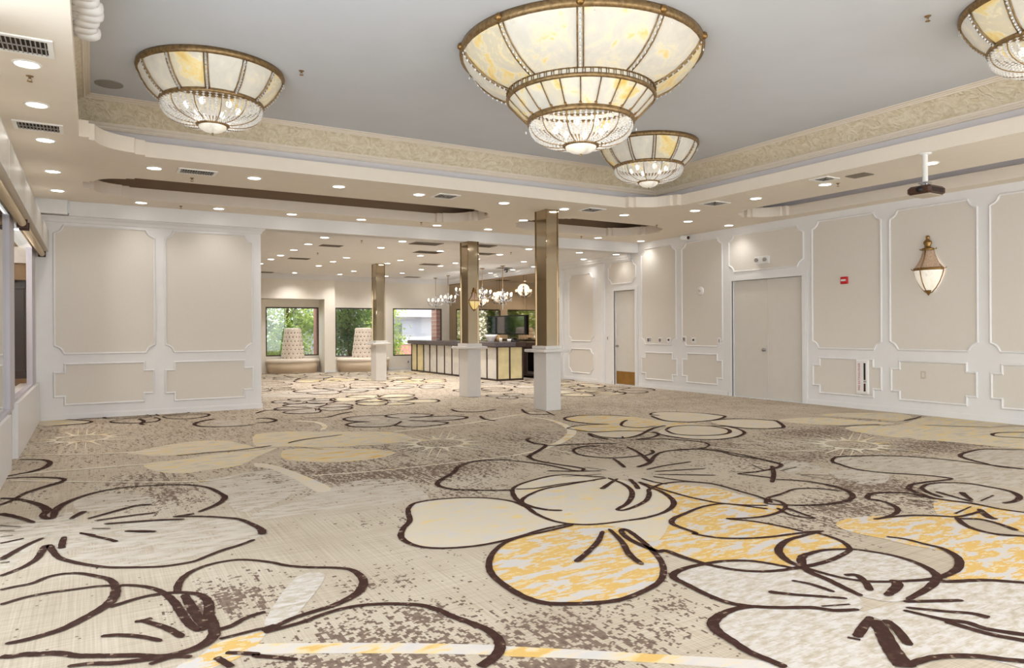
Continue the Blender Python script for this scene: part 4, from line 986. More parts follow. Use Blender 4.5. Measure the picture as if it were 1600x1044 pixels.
# ------------------------------------------------------------------ mirrored columns
def column(px, py, ztop, label, sconce=False):
    t = thing('mirrored_column', label, 'column', (px, py, 0), 'mirrored columns on white pedestals')
    m = MB(); m.bbox(0, .3, 0, .4, 0, .99, .006); m.build('pedestal', 'pedestal', t)
    m = MB(); m.bbox(-.12, .40, -.12, .52, .99, 1.04, .01); m.build('ledge', 'pedestal', t)
    m = MB(); m.bbox(-.02, .32, -.02, .42, 1.04, 1.1, .006); m.build('collar', 'pedestal', t)
    m = MB(); m.box(.035, .265, .035, .365, 1.1, ztop)
    m.build('shaft', 'column_mirror', t)
    m = MB()
    for x, y in ((.03, .03), (.27, .03), (.03, .37), (.27, .37)):
        m.box(x - .008, x + .008, y - .008, y + .008, 1.1, ztop)
    m.build('edge_strip', 'bronze_mirror', t)
    return t
column(6.62, 10.06, 3.43, 'tallest looking mirror clad column on a white pedestal, nearest the camera')
column(6.60, 12.94, 3.2, 'mirror clad column on a white pedestal in front of the bar, carrying a small sconce')
column(6.64, 18.5, 3.2, 'small far mirror clad column on a white pedestal in front of the tufted seats')

# ------------------------------------------------------------------ chandeliers
def rings_of_beads(m, n, r, z, size):
    for k in range(n):
        a = 2 * PI * k / n
        m.gem((r * math.cos(a), r * math.sin(a), z), size, size * 1.3)

def bowl_profile(r0, z0, r1, z1, n=8, p=2.0):
    """rounded bowl from rim (r0,z0) down to (r1,z1)"""
    out = []
    for i in range(n + 1):
        u = i / n
        a = u * PI / 2
        r = r1 + (r0 - r1) * math.cos(a) ** .9 if u < 1 else r1
        z = z0 + (z1 - z0) * math.sin(a) ** .85 if u < 1 else z1
        out.append((r, z))
    return out

def glass_tier(t, prof, n, name, mats, rib_w, phase, beads=True):
    """n separate curved panes between n metal ribs"""
    step = 2 * PI / n
    for k in range(n):
        m = MB(); m.lathe([(r - .004, z) for r, z in prof], 5, (0, 0), phase + k * step, phase + (k + 1) * step)
        m.build(name, mats[k % len(mats)], t)
    for k in range(n):
        a = phase + k * step
        m = MB(); d = rib_w
        pr = [(r + .004, z - .004) for r, z in prof]
        if d > .02:
            for s in (-1, 1):
                m.tube([(r * math.cos(a) - s * d / 2 * math.sin(a), r * math.sin(a) + s * d / 2 * math.cos(a), z) for r, z in pr], .007, 5)
        else:
            m.tube([(r * math.cos(a), r * math.sin(a), z) for r, z in pr], .006, 5)
        rb = m.build('rib', 'bronze_band', t)
        if d > .02:
            m = MB(); q = len(pr) - 1
            for i in range(11):
                u = (i + .5) / 11 * q; j = int(u); f = u - j
                r = pr[j][0] + (pr[j + 1][0] - pr[j][0]) * f; z = pr[j][1] + (pr[j + 1][1] - pr[j][1]) * f
                m.gem(((r + .008) * math.cos(a), (r + .008) * math.sin(a), z - .006), .011, .016)
            m.build('bead_strip', 'crystal', rb)

def crystal_bowl(t, prof, n_strand, n_rib, phase):
    for k in range(n_strand):
        a = phase + 2 * PI * k / n_strand
        m = MB(); q = len(prof) - 1; last = None; nb = 17
        for i in range(nb):
            u = (i + .3) / nb * q; j = int(u); f = u - j
            r = prof[j][0] + (prof[j + 1][0] - prof[j][0]) * f; z = prof[j][1] + (prof[j + 1][1] - prof[j][1]) * f
            s = min(.017, r * PI / n_strand * .88)
            m.gem((r * math.cos(a), r * math.sin(a), z), s, .012)
        m.build('crystal_strand', 'crystal', t)
    for k in range(n_rib):
        a = phase + 2 * PI * (k + .5) / n_rib
        m = MB(); m.tube([(r * math.cos(a), r * math.sin(a), z - .008) for r, z in prof], .005, 5)
        m.build('bowl_rib', 'bronze_band', t)

def ring(t, name, r, z0, z1, thick=.02, mat='bronze_band', seg=64):
    m = MB(); m.lathe([(r - thick, z0), (r, z0), (r + .008, (z0 + z1) / 2), (r, z1), (r - thick, z1), (r - thick, z0)], seg)
    return m.build(name, mat, t)

def cap(t, r, z, tip):
    ring(t, 'bottom_ring', r, z - .012, z + .012, .03)
    m = MB(); m.lathe([(r - .02, z - .01), (r * .86, z - .03), (r * .6, z - .06), (r * .25, z - .078), (.002, z - .08)], 24); m.build('bottom_cap', 'opal', t)
    m = MB(); m.lathe([(.002, z - .075), (.012, z - .085), (.006, z - .095), (.01, z - .102), (.001, tip)], 10); m.build('finial', 'bronze_band', t)

def drops(t, r, z, n, phase):
    for k in range(n):
        a = phase + 2 * PI * k / n
        x, y = r * math.cos(a), r * math.sin(a)
        m = MB(); m.tube([(x, y, z), (x, y, z - .03)], .0015, 4); m.gem((x, y, z - .045), .009, .018)
        m.build('pendant_drop', 'crystal', t)

def bulbs(t, n, r, z, watts):
    m = None
    for k in range(n):
        a = 2 * PI * k / n
        m = MB(); m.ball((r * math.cos(a), r * math.sin(a), z), .028, 10, 6, sz=1.3); m.build('bulb', 'bulb', t)
    lamp('chandelier_lamp', 'POINT', (0, 0, z), watts, t, radius=.08)

def small_chandelier(label, x, y, zc=4.06):
    t = thing('ceiling_chandelier', label, 'chandelier', (x, y, zc), 'smaller bowl chandeliers')
    ring(t, 'rim', .705, -.062, 0.0, .04)
    prof = [(.69, -.055), (.66, -.13), (.60, -.23), (.545, -.29), (.49, -.335)]
    glass_tier(t, prof, 12, 'glass_panel', ['art_glass', 'art_glass_warm', 'art_glass'], .034, .3)
    ring(t, 'middle_ring', .50, -.365, -.325, .03)
    bp = bowl_profile(.485, -.36, .15, -.55)
    crystal_bowl(t, bp, 52, 12, .3)
    cap(t, .155, -.555, -.655)
    drops(t, .70, -.06, 12, .3)
    bulbs(t, 6, .25, -.38, CHAND_W)
    return t
c0 = small_chandelier('small bowl chandelier at the left end of the tray ceiling', 1.08, 7.87)
for x, y, rz, lb in ((6.94, 7.83, .15, 'small bowl chandelier half hidden behind the big one'), (6.86, 2.73, .1, 'small bowl chandelier cut off by the top right corner')):
    c = copy_tree(c0); c.location = (x, y, 4.06); c.rotation_euler = (0, 0, rz); c['label'] = lb

def big_chandelier():
    t = thing('ceiling_chandelier', 'largest chandelier, three tiers of opal glass and crystal in the tray centre', 'chandelier', (4.075, 5.565, 4.06))
    ph = math.atan2(-5.565, -4.075)
    ring(t, 'rim', 1.16, -.075, 0, .05, seg=96)
    for k in range(10):
        a = ph + 2 * PI * k / 10
        m = MB(); m.ball((1.165 * math.cos(a), 1.165 * math.sin(a), -.04), .035, 10, 6); m.build('rosette', 'brass', t)
    prof = [(1.14, -.07), (1.10, -.14), (1.02, -.23), (.92, -.31), (.81, -.37), (.72, -.405)]
    glass_tier(t, prof, 10, 'glass_panel', ['art_glass', 'art_glass', 'art_glass_warm'], .05, ph)
    ring(t, 'gallery_top', .715, -.41, -.385, .02)
    ring(t, 'gallery_base', .715, -.485, -.45, .02)
    m = MB()
    for k in range(64):
        a = 2 * PI * k / 64
        for s in (-.016, .016):
            m.tube([(.712 * math.cos(a + s), .712 * math.sin(a + s), -.46), (.712 * math.cos(a + s), .712 * math.sin(a + s), -.40)], .0045, 4)
        m.gem((.714 * math.cos(a), .714 * math.sin(a), -.41), .012, .012)
    m.build('gallery_rail', 'bronze_band', t)
    m = MB(); m.lathe([(.70, -.46), (.70, -.40)], 64); m.build('gallery_glass', 'art_glass', t)
    prof2 = [(.70, -.48), (.655, -.53), (.60, -.585), (.555, -.63), (.515, -.66)]
    glass_tier(t, prof2, 24, 'lower_glass_panel', ['art_glass', 'art_glass', 'art_glass_warm', 'art_glass'], .01, ph)
    ring(t, 'lower_ring', .515, -.71, -.655, .02)
    for k in range(24):
        a = ph + 2 * PI * k / 24
        m = MB(); m.gem((.53 * math.cos(a), .53 * math.sin(a), -.65), .018, .024); m.build('floret', 'brass', t)
    bp = bowl_profile(.495, -.70, .165, -.90)
    crystal_bowl(t, bp, 60, 12, ph)
    cap(t, .17, -.905, -1.01)
    drops(t, 1.15, -.075, 10, ph + .1); drops(t, .53, -.72, 12, ph)
    bulbs(t, 8, .25, -.74, 3.5)
    lamp('chandelier_lamp', 'POINT', (0, 0, -.28), CHAND_W * 1.6, t, radius=.2)
big_chandelier()

# ------------------------------------------------------------------ downlights
def downlight(label, x, y, z, w, group):
    t = thing('recessed_downlight', label, 'downlight', (x, y, z), group)
    m = MB(); m.lathe([(.100, 0), (.098, -.008), (.085, -.010), (.078, -.004), (.076, 0)], 28); m.build('trim_ring', 'white_enamel', t)
    m = MB(); m.lathe([(.077, -.005), (.05, -.009), (.001, -.010)], 28); m.build('lens', 'lens', t)
    lamp('downlight_lamp', 'SPOT', (0, 0, -.03), w, t, radius=.06, spot_size=math.radians(130), spot_blend=.9)
    return t
M['white_enamel'] = M['white_metal']
proto = {}
def put_light(label, x, y, z, w, group):
    if w not in proto:
        proto[w] = downlight(label, x, y, z, w, group); return
    c = copy_tree(proto[w]); c.location = (x, y, z); c['label'] = label; c['group'] = group
for i, x in enumerate([.68, 1.88, 3.03, 4.26, 5.74, 6.92, 8.23, 9.79, 10.89]):
    put_light('%s downlight from the left in the row just beyond the tray edge' % ORD[i], x, 9.94, ZS, SPOT_W, 'soffit downlights')
for i, x in enumerate([.68, 1.83, 3.03, 4.29, 5.82, 6.96, 9.76, 11.01]):
    put_light('%s downlight from the left in the row along the white beam' % ORD[i], x, 12.7, ZS, SPOT_W * .8, 'soffit downlights')
put_light('single downlight between the two long ceiling slots', 6.96, 11.33, ZS, SPOT_W, 'soffit downlights')
for i, y in enumerate([4.96, 6.44, 7.67, 8.98]):
    put_light('%s downlight from the projector end in the strip right of the tray' % ORD[i], 9.01, y, ZS, SPOT_W, 'soffit downlights')
for i, y in enumerate([6.55, 7.68, 9.05, 10.77, 12.19]):
    put_light('%s downlight from the camera in the strip above the left wall' % ORD[i], -.42, y, ZS, SPOT_W, 'soffit downlights')
HL = HALL_LIGHTS
for ci, (x, ys) in enumerate(HL):
    for i, y in enumerate(ys):
        put_light('%s light from the beam in hall ceiling column %s from the left' % (ORD[i], ['one', 'two', 'three', 'four', 'five', 'six'][ci]), x, y, 3.2, HALL_W if x < 10.5 else HALL_W * .12, 'hall downlights')

# ------------------------------------------------------------------ vents, sprinklers, speaker
def vent(label, x, y, z, lx, ly, along='x', style='bar'):
    t = thing('air_vent', label, 'vent', (x, y, z), 'ceiling air vents')
    m = MB(); f = .035
    for q in ((-lx / 2, lx / 2, -ly / 2, -ly / 2 + f), (-lx / 2, lx / 2, ly / 2 - f, ly / 2), (-lx / 2, -lx / 2 + f, -ly / 2 + f, ly / 2 - f), (lx / 2 - f, lx / 2, -ly / 2 + f, ly / 2 - f)):
        m.box(q[0], q[1], q[2], q[3], -.012, -.001)
    m.build('frame', 'white_metal' if style != 'grey' else 'vent_grey', t)
    m = MB(); m.box(-lx / 2 + f, lx / 2 - f, -ly / 2 + f, ly / 2 - f, -.003, -.001); m.build('duct', 'dark_gap', t)
    m = MB()
    if style == 'square':
        for k in range(3):
            a = lx / 2 - f - .03 - k * .045; b = ly / 2 - f - .03 - k * .045
            for q in ((-a, a, -b, -b + .018), (-a, a, b - .018, b), (-a, -a + .018, -b, b), (a - .018, a, -b, b)):
                m.box(q[0], q[1], q[2], q[3], -.014, -.005)
    else:
        n = int((lx - 2 * f) / .028)
        for k in range(n):
            px = -lx / 2 + f + (k + .5) * (lx - 2 * f) / n
            m.box(px - .004, px + .004, -ly / 2 + f, ly / 2 - f, -.013, -.004)
        m.box(-lx / 2 + f, lx / 2 - f, -.006, .006, -.014, -.006)
    m.build('louvers', 'grey_metal' if style != 'grey' else 'vent_grey', t)
vent('nearest slotted air vent, cut by the left edge of the ceiling', -.48, 6.12, ZS, .5, .36)
vent('slotted air vent between the second and third lights above the left wall', -.45, 8.48, ZS, .42, .33)
vent('slotted air vent over the left panelled wall, beyond the tray edge', 1.17, 9.9, ZS, .46, .3)
vent('square air diffuser between the fourth and fifth lights beyond the tray', 4.66, 9.86, ZS, .36, .36, style='square')
vent('square air diffuser right of the nearest mirrored column', 7.38, 9.78, ZS, .36, .36, style='square')
vent('square air diffuser in the strip right of the tray corner', 8.77, 8.3, ZS, .36, .36, style='square')
vent('small square grille beside the blank brown plate near the projector', 8.66, 6.2, ZS, .28, .28, style='square')
tag(MB().bbox(8.76, 8.98, 5.68, 5.96, ZS - .012, ZS - .001, .004).build('ceiling_plate', 'vent_grey'), 'blank brown ceiling plate beside the small grille near the projector', 'plate')
for x, y, lx, ly, lb in ((4.41, 15.05, .45, .3, 'square hall vent beside the leftmost column of lights'), (4.49, 18.1, .5, .3, 'long hall vent further back on the left side'), (6.05, 13.75, .62, .42, 'large hall vent just beyond the beam, left of the second column'), (6.75, 15.25, .6, .4, 'large hall vent behind the one next to the beam'),
                         (8.05, 18.05, .5, .36, 'hall vent above the middle of the bar'), (9.45, 22.65, .5, .3, 'hall vent near the far window wall'), (7.3, 13.55, .5, .36, 'hall vent just behind the second mirrored column'), (8.05, 14.95, .5, .36, 'hall vent between the two nearest mirrored columns'), (10.45, 18.1, .4, .3, 'hall vent beside the bar pendant chandeliers'), (4.65, 22.8, .4, .3, 'farthest hall vent above the left window')):
    vent(lb, x, y, 3.2, lx, ly, style='grey')
def sprinkler(label, x, y, z):
    t = thing('fire_sprinkler', label, 'sprinkler', (x, y, z), 'ceiling fire sprinklers')
    t.scale = (.8, .8, .7)
    m = MB(); m.lathe([(.035, 0), (.03, -.008), (.012, -.01), (.012, -.03), (.002, -.03)], 14); m.build('base', 'bronze_band', t)
    m = MB()
    for s in (-1, 1): m.tube([(s * .01, 0, -.03), (s * .018, 0, -.045), (s * .008, 0, -.062)], .003, 5)
    m.lathe([(.002, -.06), (.026, -.062), (.026, -.066), (.002, -.066)], 12); m.build('deflector', 'brass', t)
for x, y, z, lb in [(-.42, 6.85, ZS, 'sprinkler beside the first light above the left wall'), (1.87, 7.4, 4.06, 'sprinkler in the tray ceiling right of the left chandelier'), (6.2, 3.43, 4.06, 'sprinkler in the tray ceiling near the top right chandelier'),
                    (1.16, 10.35, ZS, 'sprinkler under the vent over the left panelled wall'), (1.26, 12.75, ZS, 'sprinkler in front of the beam, between its first and second lights'), (5.4, 12.5, ZS, 'sprinkler in front of the beam near its fifth light'),
                    (5.95, 10.95, ZS, 'sprinkler at the right end of the long left slot'), (9.1, 6.3, ZS, 'sprinkler beside a light on the way to the projector'), (9.3, 12.7, ZS, 'sprinkler in front of the beam, right of the nearest column'), (9.6, 10.6, ZS, 'sprinkler by the right end of the short slot'),
                    (4.7, 13.9, 3.2, 'sprinkler in the hall just past the beam on the left'), (4.55, 16.6, 3.2, 'sprinkler further into the hall on the left'), (8.5, 14.4, 3.2, 'sprinkler in the hall between the mirrored columns')]:
    sprinkler(lb, x, y, z)
t = thing('ceiling_speaker', 'round flush grey speaker in the far left corner of the tray ceiling', 'speaker', (.17, 8.82, 4.06))
MB().lathe([(.14, 0), (.138, -.008), (.12, -.01), (.118, -.004)], 32).build('bezel', 'grey_metal', t)
MB().lathe([(.118, -.005), (.06, -.008), (.001, -.009)], 32).build('grille', 'grey_metal', t)
m = MB()
for k in range(10):
    y = 5.15 + .125 * k
    m.lathe([(.001, -.05), (.06, -.05), (.085, -.03), (.09, 0), (.085, .03), (.06, .045), (.001, .045)], 16, (0.0 + .02 * math.sin(k * 1.4), y), mi=0, sy=.8)
    m.box(-.1, 0, y - .05, y + .05, -.03, .03)
o = m.build('plaster_ornament', 'wall_white'); o.location = (-.02, 0, 3.655)
tag(o, 'white scalloped plaster ornament on the left edge of the tray', 'ornament')

# ------------------------------------------------------------------ things on the right wall
def on_wall(name, label, cat, y, z, group=None):
    """Empty on the right wall: local x runs towards the camera end (-y), y up, z out of the wall"""
    o = thing(name, label, cat, (11.25, y, z), group)
    o.rotation_euler = Matrix(((0, 0, -1), (-1, 0, 0), (0, 1, 0))).to_euler()
    return o
def plate(label, y, z, w, h, kind):
    t = on_wall('wall_plate', label, 'control plate', y, z, 'wall control plates')
    m = MB(); m.bbox(-w / 2, w / 2, -h / 2, h / 2, .003, .016, .004); m.build('plate', 'white_plastic', t)
    if kind == 'pad':
        m = MB(); m.bbox(-w * .34, w * .05, -h * .3, h * .34, .014, .024, .003); m.build('screen', 'grey_plastic', t)
        m = MB()
        for i in range(3):
            for j in range(2): m.box(w * .14 + j * .022, w * .14 + j * .022 + .014, -h * .25 + i * .03, -h * .25 + i * .03 + .018, .014, .022)
        m.build('buttons', 'grey_plastic', t)
    elif kind == 'knob':
        m = MB(); m.bbox(-w * .36, w * .12, -h * .3, h * .3, .014, .02, .003); m.build('face', 'grey_plastic', t)
        m = MB(); m.box(w * .22, w * .36, -h * .3, h * .3, .014, .02); m.build('rocker', 'beige_plastic', t)
    elif kind == 'dial':
        m = MB(); m.lathe([(.022, .014), (.022, .03), (.016, .036), (.001, .036)], 16, (0, .01)); m.build('dial', 'black', t)
    else:
        m = MB(); m.bbox(-.012, .012, -h * .28, h * .28, .014, .022, .003); m.build('rocker', 'grey_plastic', t)
    return t
plate('widest control panel with a small screen, leftmost of the plates by the single door', 12.69, 1.12, .17, .125, 'pad')
plate('control plate with a dark face in the middle of the left three', 12.31, 1.12, .13, .12, 'knob')
plate('plate with a small black dial, rightmost of the left three', 12.03, 1.12, .13, .13, 'dial')
plate('tall control plate at the left end of the pair near the double door', 11.54, 1.14, .12, .155, 'knob')
plate('square plate with a black dial, right one of the pair near the double door', 11.26, 1.125, .13, .13, 'dial')
plate('narrow light switch just left of the double door frame', 10.53, 1.12, .08, .14, 'switch')
plate('narrow switch plate left of the single door', 14.24, 1.15, .08, .14, 'switch')
t = on_wall('wall_outlet', 'beige blank outlet plate in the low panel below the sconce', 'outlet', 6.32, .635)
MB().bbox(-.04, .04, -.06, .06, .003, .012, .003).build('plate', 'beige_plastic', t)
MB().bbox(-.018, .018, -.035, .035, .011, .014, .002).build('socket', 'wall_beige', t)
t = on_wall('wall_outlet', 'tiny round cable outlet low in the panel at the right edge', 'outlet', 4.85, .47)
MB().lathe([(.03, .003), (.03, .008), (.012, .01), (.012, .004), (.001, .004)], 16).build('plate', 'beige_plastic', t)
t = on_wall('smoke_sensor', 'round white sensor disc on the panel left of the double door', 'sensor', 11.05, 2.19)
MB().lathe([(.09, .003), (.09, .02), (.075, .032), (.03, .036), (.001, .036)], 24).build('disc', 'white_plastic', t)
MB().lathe([(.03, .036), (.028, .045), (.001, .047)], 16).build('button', 'beige_plastic', t)
t = on_wall('emergency_light', 'twin head white emergency light above the double door', 'emergency light', 9.40, 2.71)
MB().bbox(-.17, .17, -.075, .075, .003, .06, .01).build('housing', 'white_plastic', t)
for s in (-1, 1):
    m = MB(); m.lathe([(.02, .05), (.032, .07), (.04, .1), (.037, .105), (.001, .095)], 18, (s * .10, 0)); m.build('lamp_head', 'grey_metal', t)
t = on_wall('fire_alarm', 'small red fire alarm strobe high on the panel right of the double door', 'fire alarm', 7.66, 2.205)
MB().bbox(-.065, .065, -.062, .062, .003, .045, .006).build('housing', 'red', t)
MB().bbox(-.045, .045, -.014, .018, .044, .06, .004).build('strobe', 'white_plastic', t)
t = on_wall('extinguisher_cabinet', 'white recessed fire extinguisher cabinet low on the wall beside the double door', 'cabinet', 7.335, .55)
MB().bbox(-.115, .115, -.29, .29, .003, .03, .006).build('box', 'white_enamel', t)
d = MB().bbox(-.10, .10, -.275, .275, .029, .04, .004).build('door', 'white_plastic', t)
MB().box(.035, .07, -.05, .235, .0405, .0425).build('window', 'dark_gap', d)
MB().box(.035, .07, -.245, -.11, .0405, .0425).build('window', 'dark_brown', d)
m = MB(); m.bbox(.04, .085, -.095, -.06, .04, .055, .003); m.build('latch', 'chrome', d)
f = bpy.data.curves.new('lettering', 'FONT')
f.body = 'FIRE EXTINGUISHER'; f.size = .052; f.align_x = 'CENTER'; f.align_y = 'CENTER'; f.extrude = .0008
fo = bpy.data.objects.new('lettering', f); col.objects.link(fo)
bpy.context.view_layer.update()
me = bpy.data.meshes.new_from_object(fo.evaluated_get(bpy.context.evaluated_depsgraph_get()))
bpy.data.objects.remove(fo)
me.materials.clear(); me.materials.append(M['red'])
fo = bpy.data.objects.new('lettering', me); col.objects.link(fo)
fo.parent = d; fo.location = (-.045, 0, .0415); fo.rotation_euler = (0, 0, PI / 2)
t = thing('security_camera', 'white bullet security camera high on the wall left of the double door', 'camera', (11.25, 11.42, 3.37))
m = MB(); m.box(-.03, -.001, -.04, .04, -.03, .06); m.tube([(-.02, 0, .02), (-.1, -.02, .0)], .012, 8); m.build('bracket', 'white_metal', t)
m = MB(); m.tube([(-.09, .09, .015), (-.12, -.12, -.015)], [.052, .052], 14); m.build('housing', 'white_metal', t)
m = MB(); m.tube([(-.12, -.118, -.015), (-.122, -.128, -.017)], [.036, .036], 14); m.build('lens', 'dark_brown', t)

def sconce(t, bowl='opal'):
    """half lantern: brass top ornament, beaded tent above, lit opal half bowl below (local: x across, y out of the wall, z up)"""
    H0, R0 = .0, .225
    a0, a1 = 0, PI
    tent = [(.225, .0), (.17, .07), (.125, .15), (.095, .23), (.08, .30)]
    bowlp = [(.225, -.02), (.205, -.10), (.165, -.20), (.11, -.29), (.05, -.355), (.01, -.375)]
    sy = .62
    m = MB(); m.lathe([(.215, -.02), (.232, -.02), (.236, 0), (.232, .02), (.215, .02)], 24, (0, 0), a0, a1, sy=sy); m.build('band', 'brass', t)
    m = MB(); m.lathe(bowlp, 24, (0, 0), a0, a1, sy=sy); m.build('glass_bowl', bowl, t)
    m = MB()
    for k in range(22):
        a = PI * (k + .5) / 22
        for i in range(14):
            u = i / 13.5 * 4; j = int(u); f = u - j
            r = tent[j][0] + (tent[j + 1][0] - tent[j][0]) * f; z = tent[j][1] + (tent[j + 1][1] - tent[j][1]) * f
            m.gem((r * math.cos(a), r * sy * math.sin(a), z + .015), .007, .011)
    m.lathe([(r - .006, z) for r, z in tent], 24, (0, 0), a0, a1, sy=sy); m.build('bead_tent', 'bead_tan', t)
    for a in (0.02, PI * .42, PI - .02):
        m = MB(); m.tube([(r * math.cos(a), r * sy * math.sin(a) + .004, z) for r, z in tent], .008, 6); m.tube([((r + .004) * math.cos(a), (r + .004) * sy * math.sin(a) + .004, z) for r, z in bowlp], .008, 6); m.build('rib', 'brass', t)
    m = MB(); m.lathe([(.085, .29), (.10, .31), (.085, .325), (.05, .335), (.045, .37), (.062, .40), (.058, .43), (.03, .455), (.022, .475), (.034, .495), (.02, .52), (.001, .525)], 16, (0, .03), sy=.7); m.build('crown', 'brass', t)
    m = MB(); m.lathe([(.06, -.33), (.04, -.36), (.02, -.385), (.012, -.40), (.001, -.415)], 12, (0, .012)); m.build('finial', 'brass', t)
    for s in (-1, 1):
        m = MB(); m.tube([(s * .225, .01, .0), (s * .26, .01, .0), (s * .275, .01, .02)], .006, 6); m.tube([(s * .09, .02, .31), (s * .12, .02, .305), (s * .13, .02, .325)], .006, 6); m.build('scroll', 'brass', t)
t = thing('wall_sconce', 'brass half lantern sconce with lit white glass on the right wall panel', 'sconce', (11.235, 6.22, 2.29))
t.rotation_euler = (0, 0, PI / 2)
sconce(t)
lamp('sconce_lamp', 'POINT', (0, .07, -.08), 3, t, radius=.1)
t = thing('wall_sconce', 'small brass sconce with amber glass on the mirrored column before the bar', 'sconce', (6.77, 12.96, 1.98))
t.rotation_euler = (0, 0, PI); t.scale = (.52, .52, .52)
sconce(t, 'amber_cap')

# projector on its drop pole
t = thing('projector', 'dark brown projector hanging on a white pole from the right ceiling strip', 'projector', (8.46, 4.72, 0))
m = MB(); m.tube([(0, 0, 3.43), (0, 0, 3.09)], .03, 16); m.lathe([(.07, 3.43), (.07, 3.42), (.03, 3.415)], 20); m.build('pole', 'white_metal', t)
m = MB(); m.box(-.05, .05, -.05, .05, 3.07, 3.09); m.box(-.07, -.03, -.015, .015, 3.035, 3.08); m.box(.03, .09, -.012, .012, 3.055, 3.085)
for a in range(3):
    q = a * 2 * PI / 3 + .4; m.tube([(0, 0, 3.075), (.09 * math.cos(q), .09 * math.sin(q), 3.035)], .008, 6)
m.build('bracket', 'chrome', t)
m = MB(); m.bbox(-.17, .17, -.15, .13, 2.935, 3.035, .025); b = m.build('body', 'dark_brown', t)
m = MB(); m.tube([(-.17, -.03, 2.985), (-.195, -.03, 2.985)], [.035, .03], 16); m.build('lens', 'black', b)
m = MB()
for k in range(8): m.box(-.12 + k * .03, -.105 + k * .03, -.1525, -.149, 2.955, 3.01)
m.build('vent_slots', 'black', b)
m = MB(); m.bbox(-.15, .15, -.13, .11, 2.928, 2.936, .003); m.build('underside', 'beige_plastic', b)
b.rotation_euler = (0, 0, 0)

# ------------------------------------------------------------------ bar
t = thing('bar_counter', 'long bar with opal glass front panels in dark frames and a stone top', 'bar counter', (9.33, 16.6, 0))
m = MB(); m.box(.04, .5, .04, 5.9, .02, .92); m.box(.04, .82, .04, .5, .02, .92); m.build('body', 'bar_dark', t)
m = MB(); m.bbox(-.1, .55, -.1, 6.0, .92, 1.045, .012); m.build('counter_top', 'bar_top', t)
m = MB(); m.bbox(.552, .86, -.1, .55, .92, 1.045, .012); m.build('counter_return', 'bar_dark', t)
ys = [0, .56, 1.13, 1.70, 2.25, 2.77, 3.29, 3.86, 4.40, 4.89, 5.44, 5.9]
for i in range(len(ys) - 1):
    m = MB(); m.box(.02, .04, ys[i] + .02, ys[i + 1] - .02, .05, .9); m.build('front_panel', 'bar_glass' if i < 9 else 'bar_glass_amber', t)
for i, (a, b) in enumerate(((0, .42), (.42, .83))):
    m = MB(); m.box(a + .02, b - .02, .02, .04, .05, .9); m.build('end_panel', 'bar_glass_amber', t)
m = MB()
for y in ys: m.box(0, .04, y - .018, y + .018, 0, .92)
for x in (.42, .83): m.box(x - .018, x + .018, 0, .04, 0, .92)
m.box(0, .04, 0, 5.9, 0, .04); m.box(0, .04, 0, 5.9, .9, .92); m.box(0, .83, 0, .04, 0, .04); m.box(0, .83, 0, .04, .9, .92)
m.build('panel_frame', 'bar_dark', t)
t = thing('back_counter', 'dark back counter along the mirror behind the bar', 'counter', (10.72, 16.5, 0))
m = MB(); m.box(0, .515, 0, 5.8, .06, .86); m.build('cabinet', 'bar_dark', t)
m = MB(); m.bbox(-.03, .515, -.03, 5.83, .86, 1.02, .01); m.build('worktop', 'bar_dark', t)
m = MB(); m.bbox(-.03, .0, .12, .75, .12, .82, .006); d = m.build('cooler_door', 'steel', t)
MB().box(-.034, -.03, .18, .69, .2, .76).build('door_glass', 'screen', d)
m = MB(); m.tube([(-.06, .16, .3), (-.06, .16, .7)], .01, 6); m.build('door_handle', 'chrome', d)
t = thing('bar_mirror', 'large bronze tinted mirror wall behind the bar', 'mirror', (11.25, 16.36, 1.02))
for k in range(4):
    MB().box(-.02, -.004, k * 1.78 + .004, (k + 1) * 1.78 - .004, 0, 2.01).build('mirror_panel', 'bronze_mirror', t)
m = MB(); m.box(-.03, -.004, -.03, 0.0, -.9, 2.01); m.box(-.03, -.003, 0, 7.12, 1.99, 2.02); m.build('edge_trim', 'brass', t)
t = thing('television', 'wide dark screen mounted on the bar mirror', 'television', (11.2, 18.1, 1.225))
m = MB(); m.bbox(-.04, .02, 0, 2.36, 0, .6, .006); m.build('case', 'black', t)
MB().box(-.043, -.04, .05, 2.31, .04, .56).build('screen', 'screen', t)
def on_bar(name, label, cat, x, y, prof, mat, seg=20, grp=None):
    o = MB().lathe(prof, seg).build(name, mat); o.location = (x, y, 1.045)
    return tag(o, label, cat, grp)
on_bar('bowl', 'white flared bowl standing on the bar top', 'bowl', 9.55, 17.3, [(.001, .004), (.08, 0), (.085, .015), (.15, .12), (.18, .2), (.17, .2), (.14, .125), (.07, .025), (.001, .022)], 'ceramic', 28)
on_bar('tumbler', 'short white cup near the bar corner, beside the two others', 'cup', 9.62, 16.88, [(.001, 0), (.035, 0), (.045, .11), (.04, .11), (.03, .01), (.001, .01)], 'ceramic')
on_bar('tumbler', 'wider white cup at the bar corner, right of the short one', 'cup', 9.83, 16.78, [(.001, 0), (.05, 0), (.065, .08), (.06, .08), (.045, .01), (.001, .01)], 'ceramic')
o = on_bar('jug', 'tan pottery jug on the bar top beside the white cups', 'jug', 9.68, 17.05, [(.001, 0), (.06, 0), (.085, .05), (.08, .11), (.045, .15), (.055, .19), (.05, .19), (.04, .15), (.001, .14)], 'wood_tan')
t = thing('card_reader', 'dark tilted payment terminal on the end of the bar', 'terminal', (10.02, 16.8, 1.045))
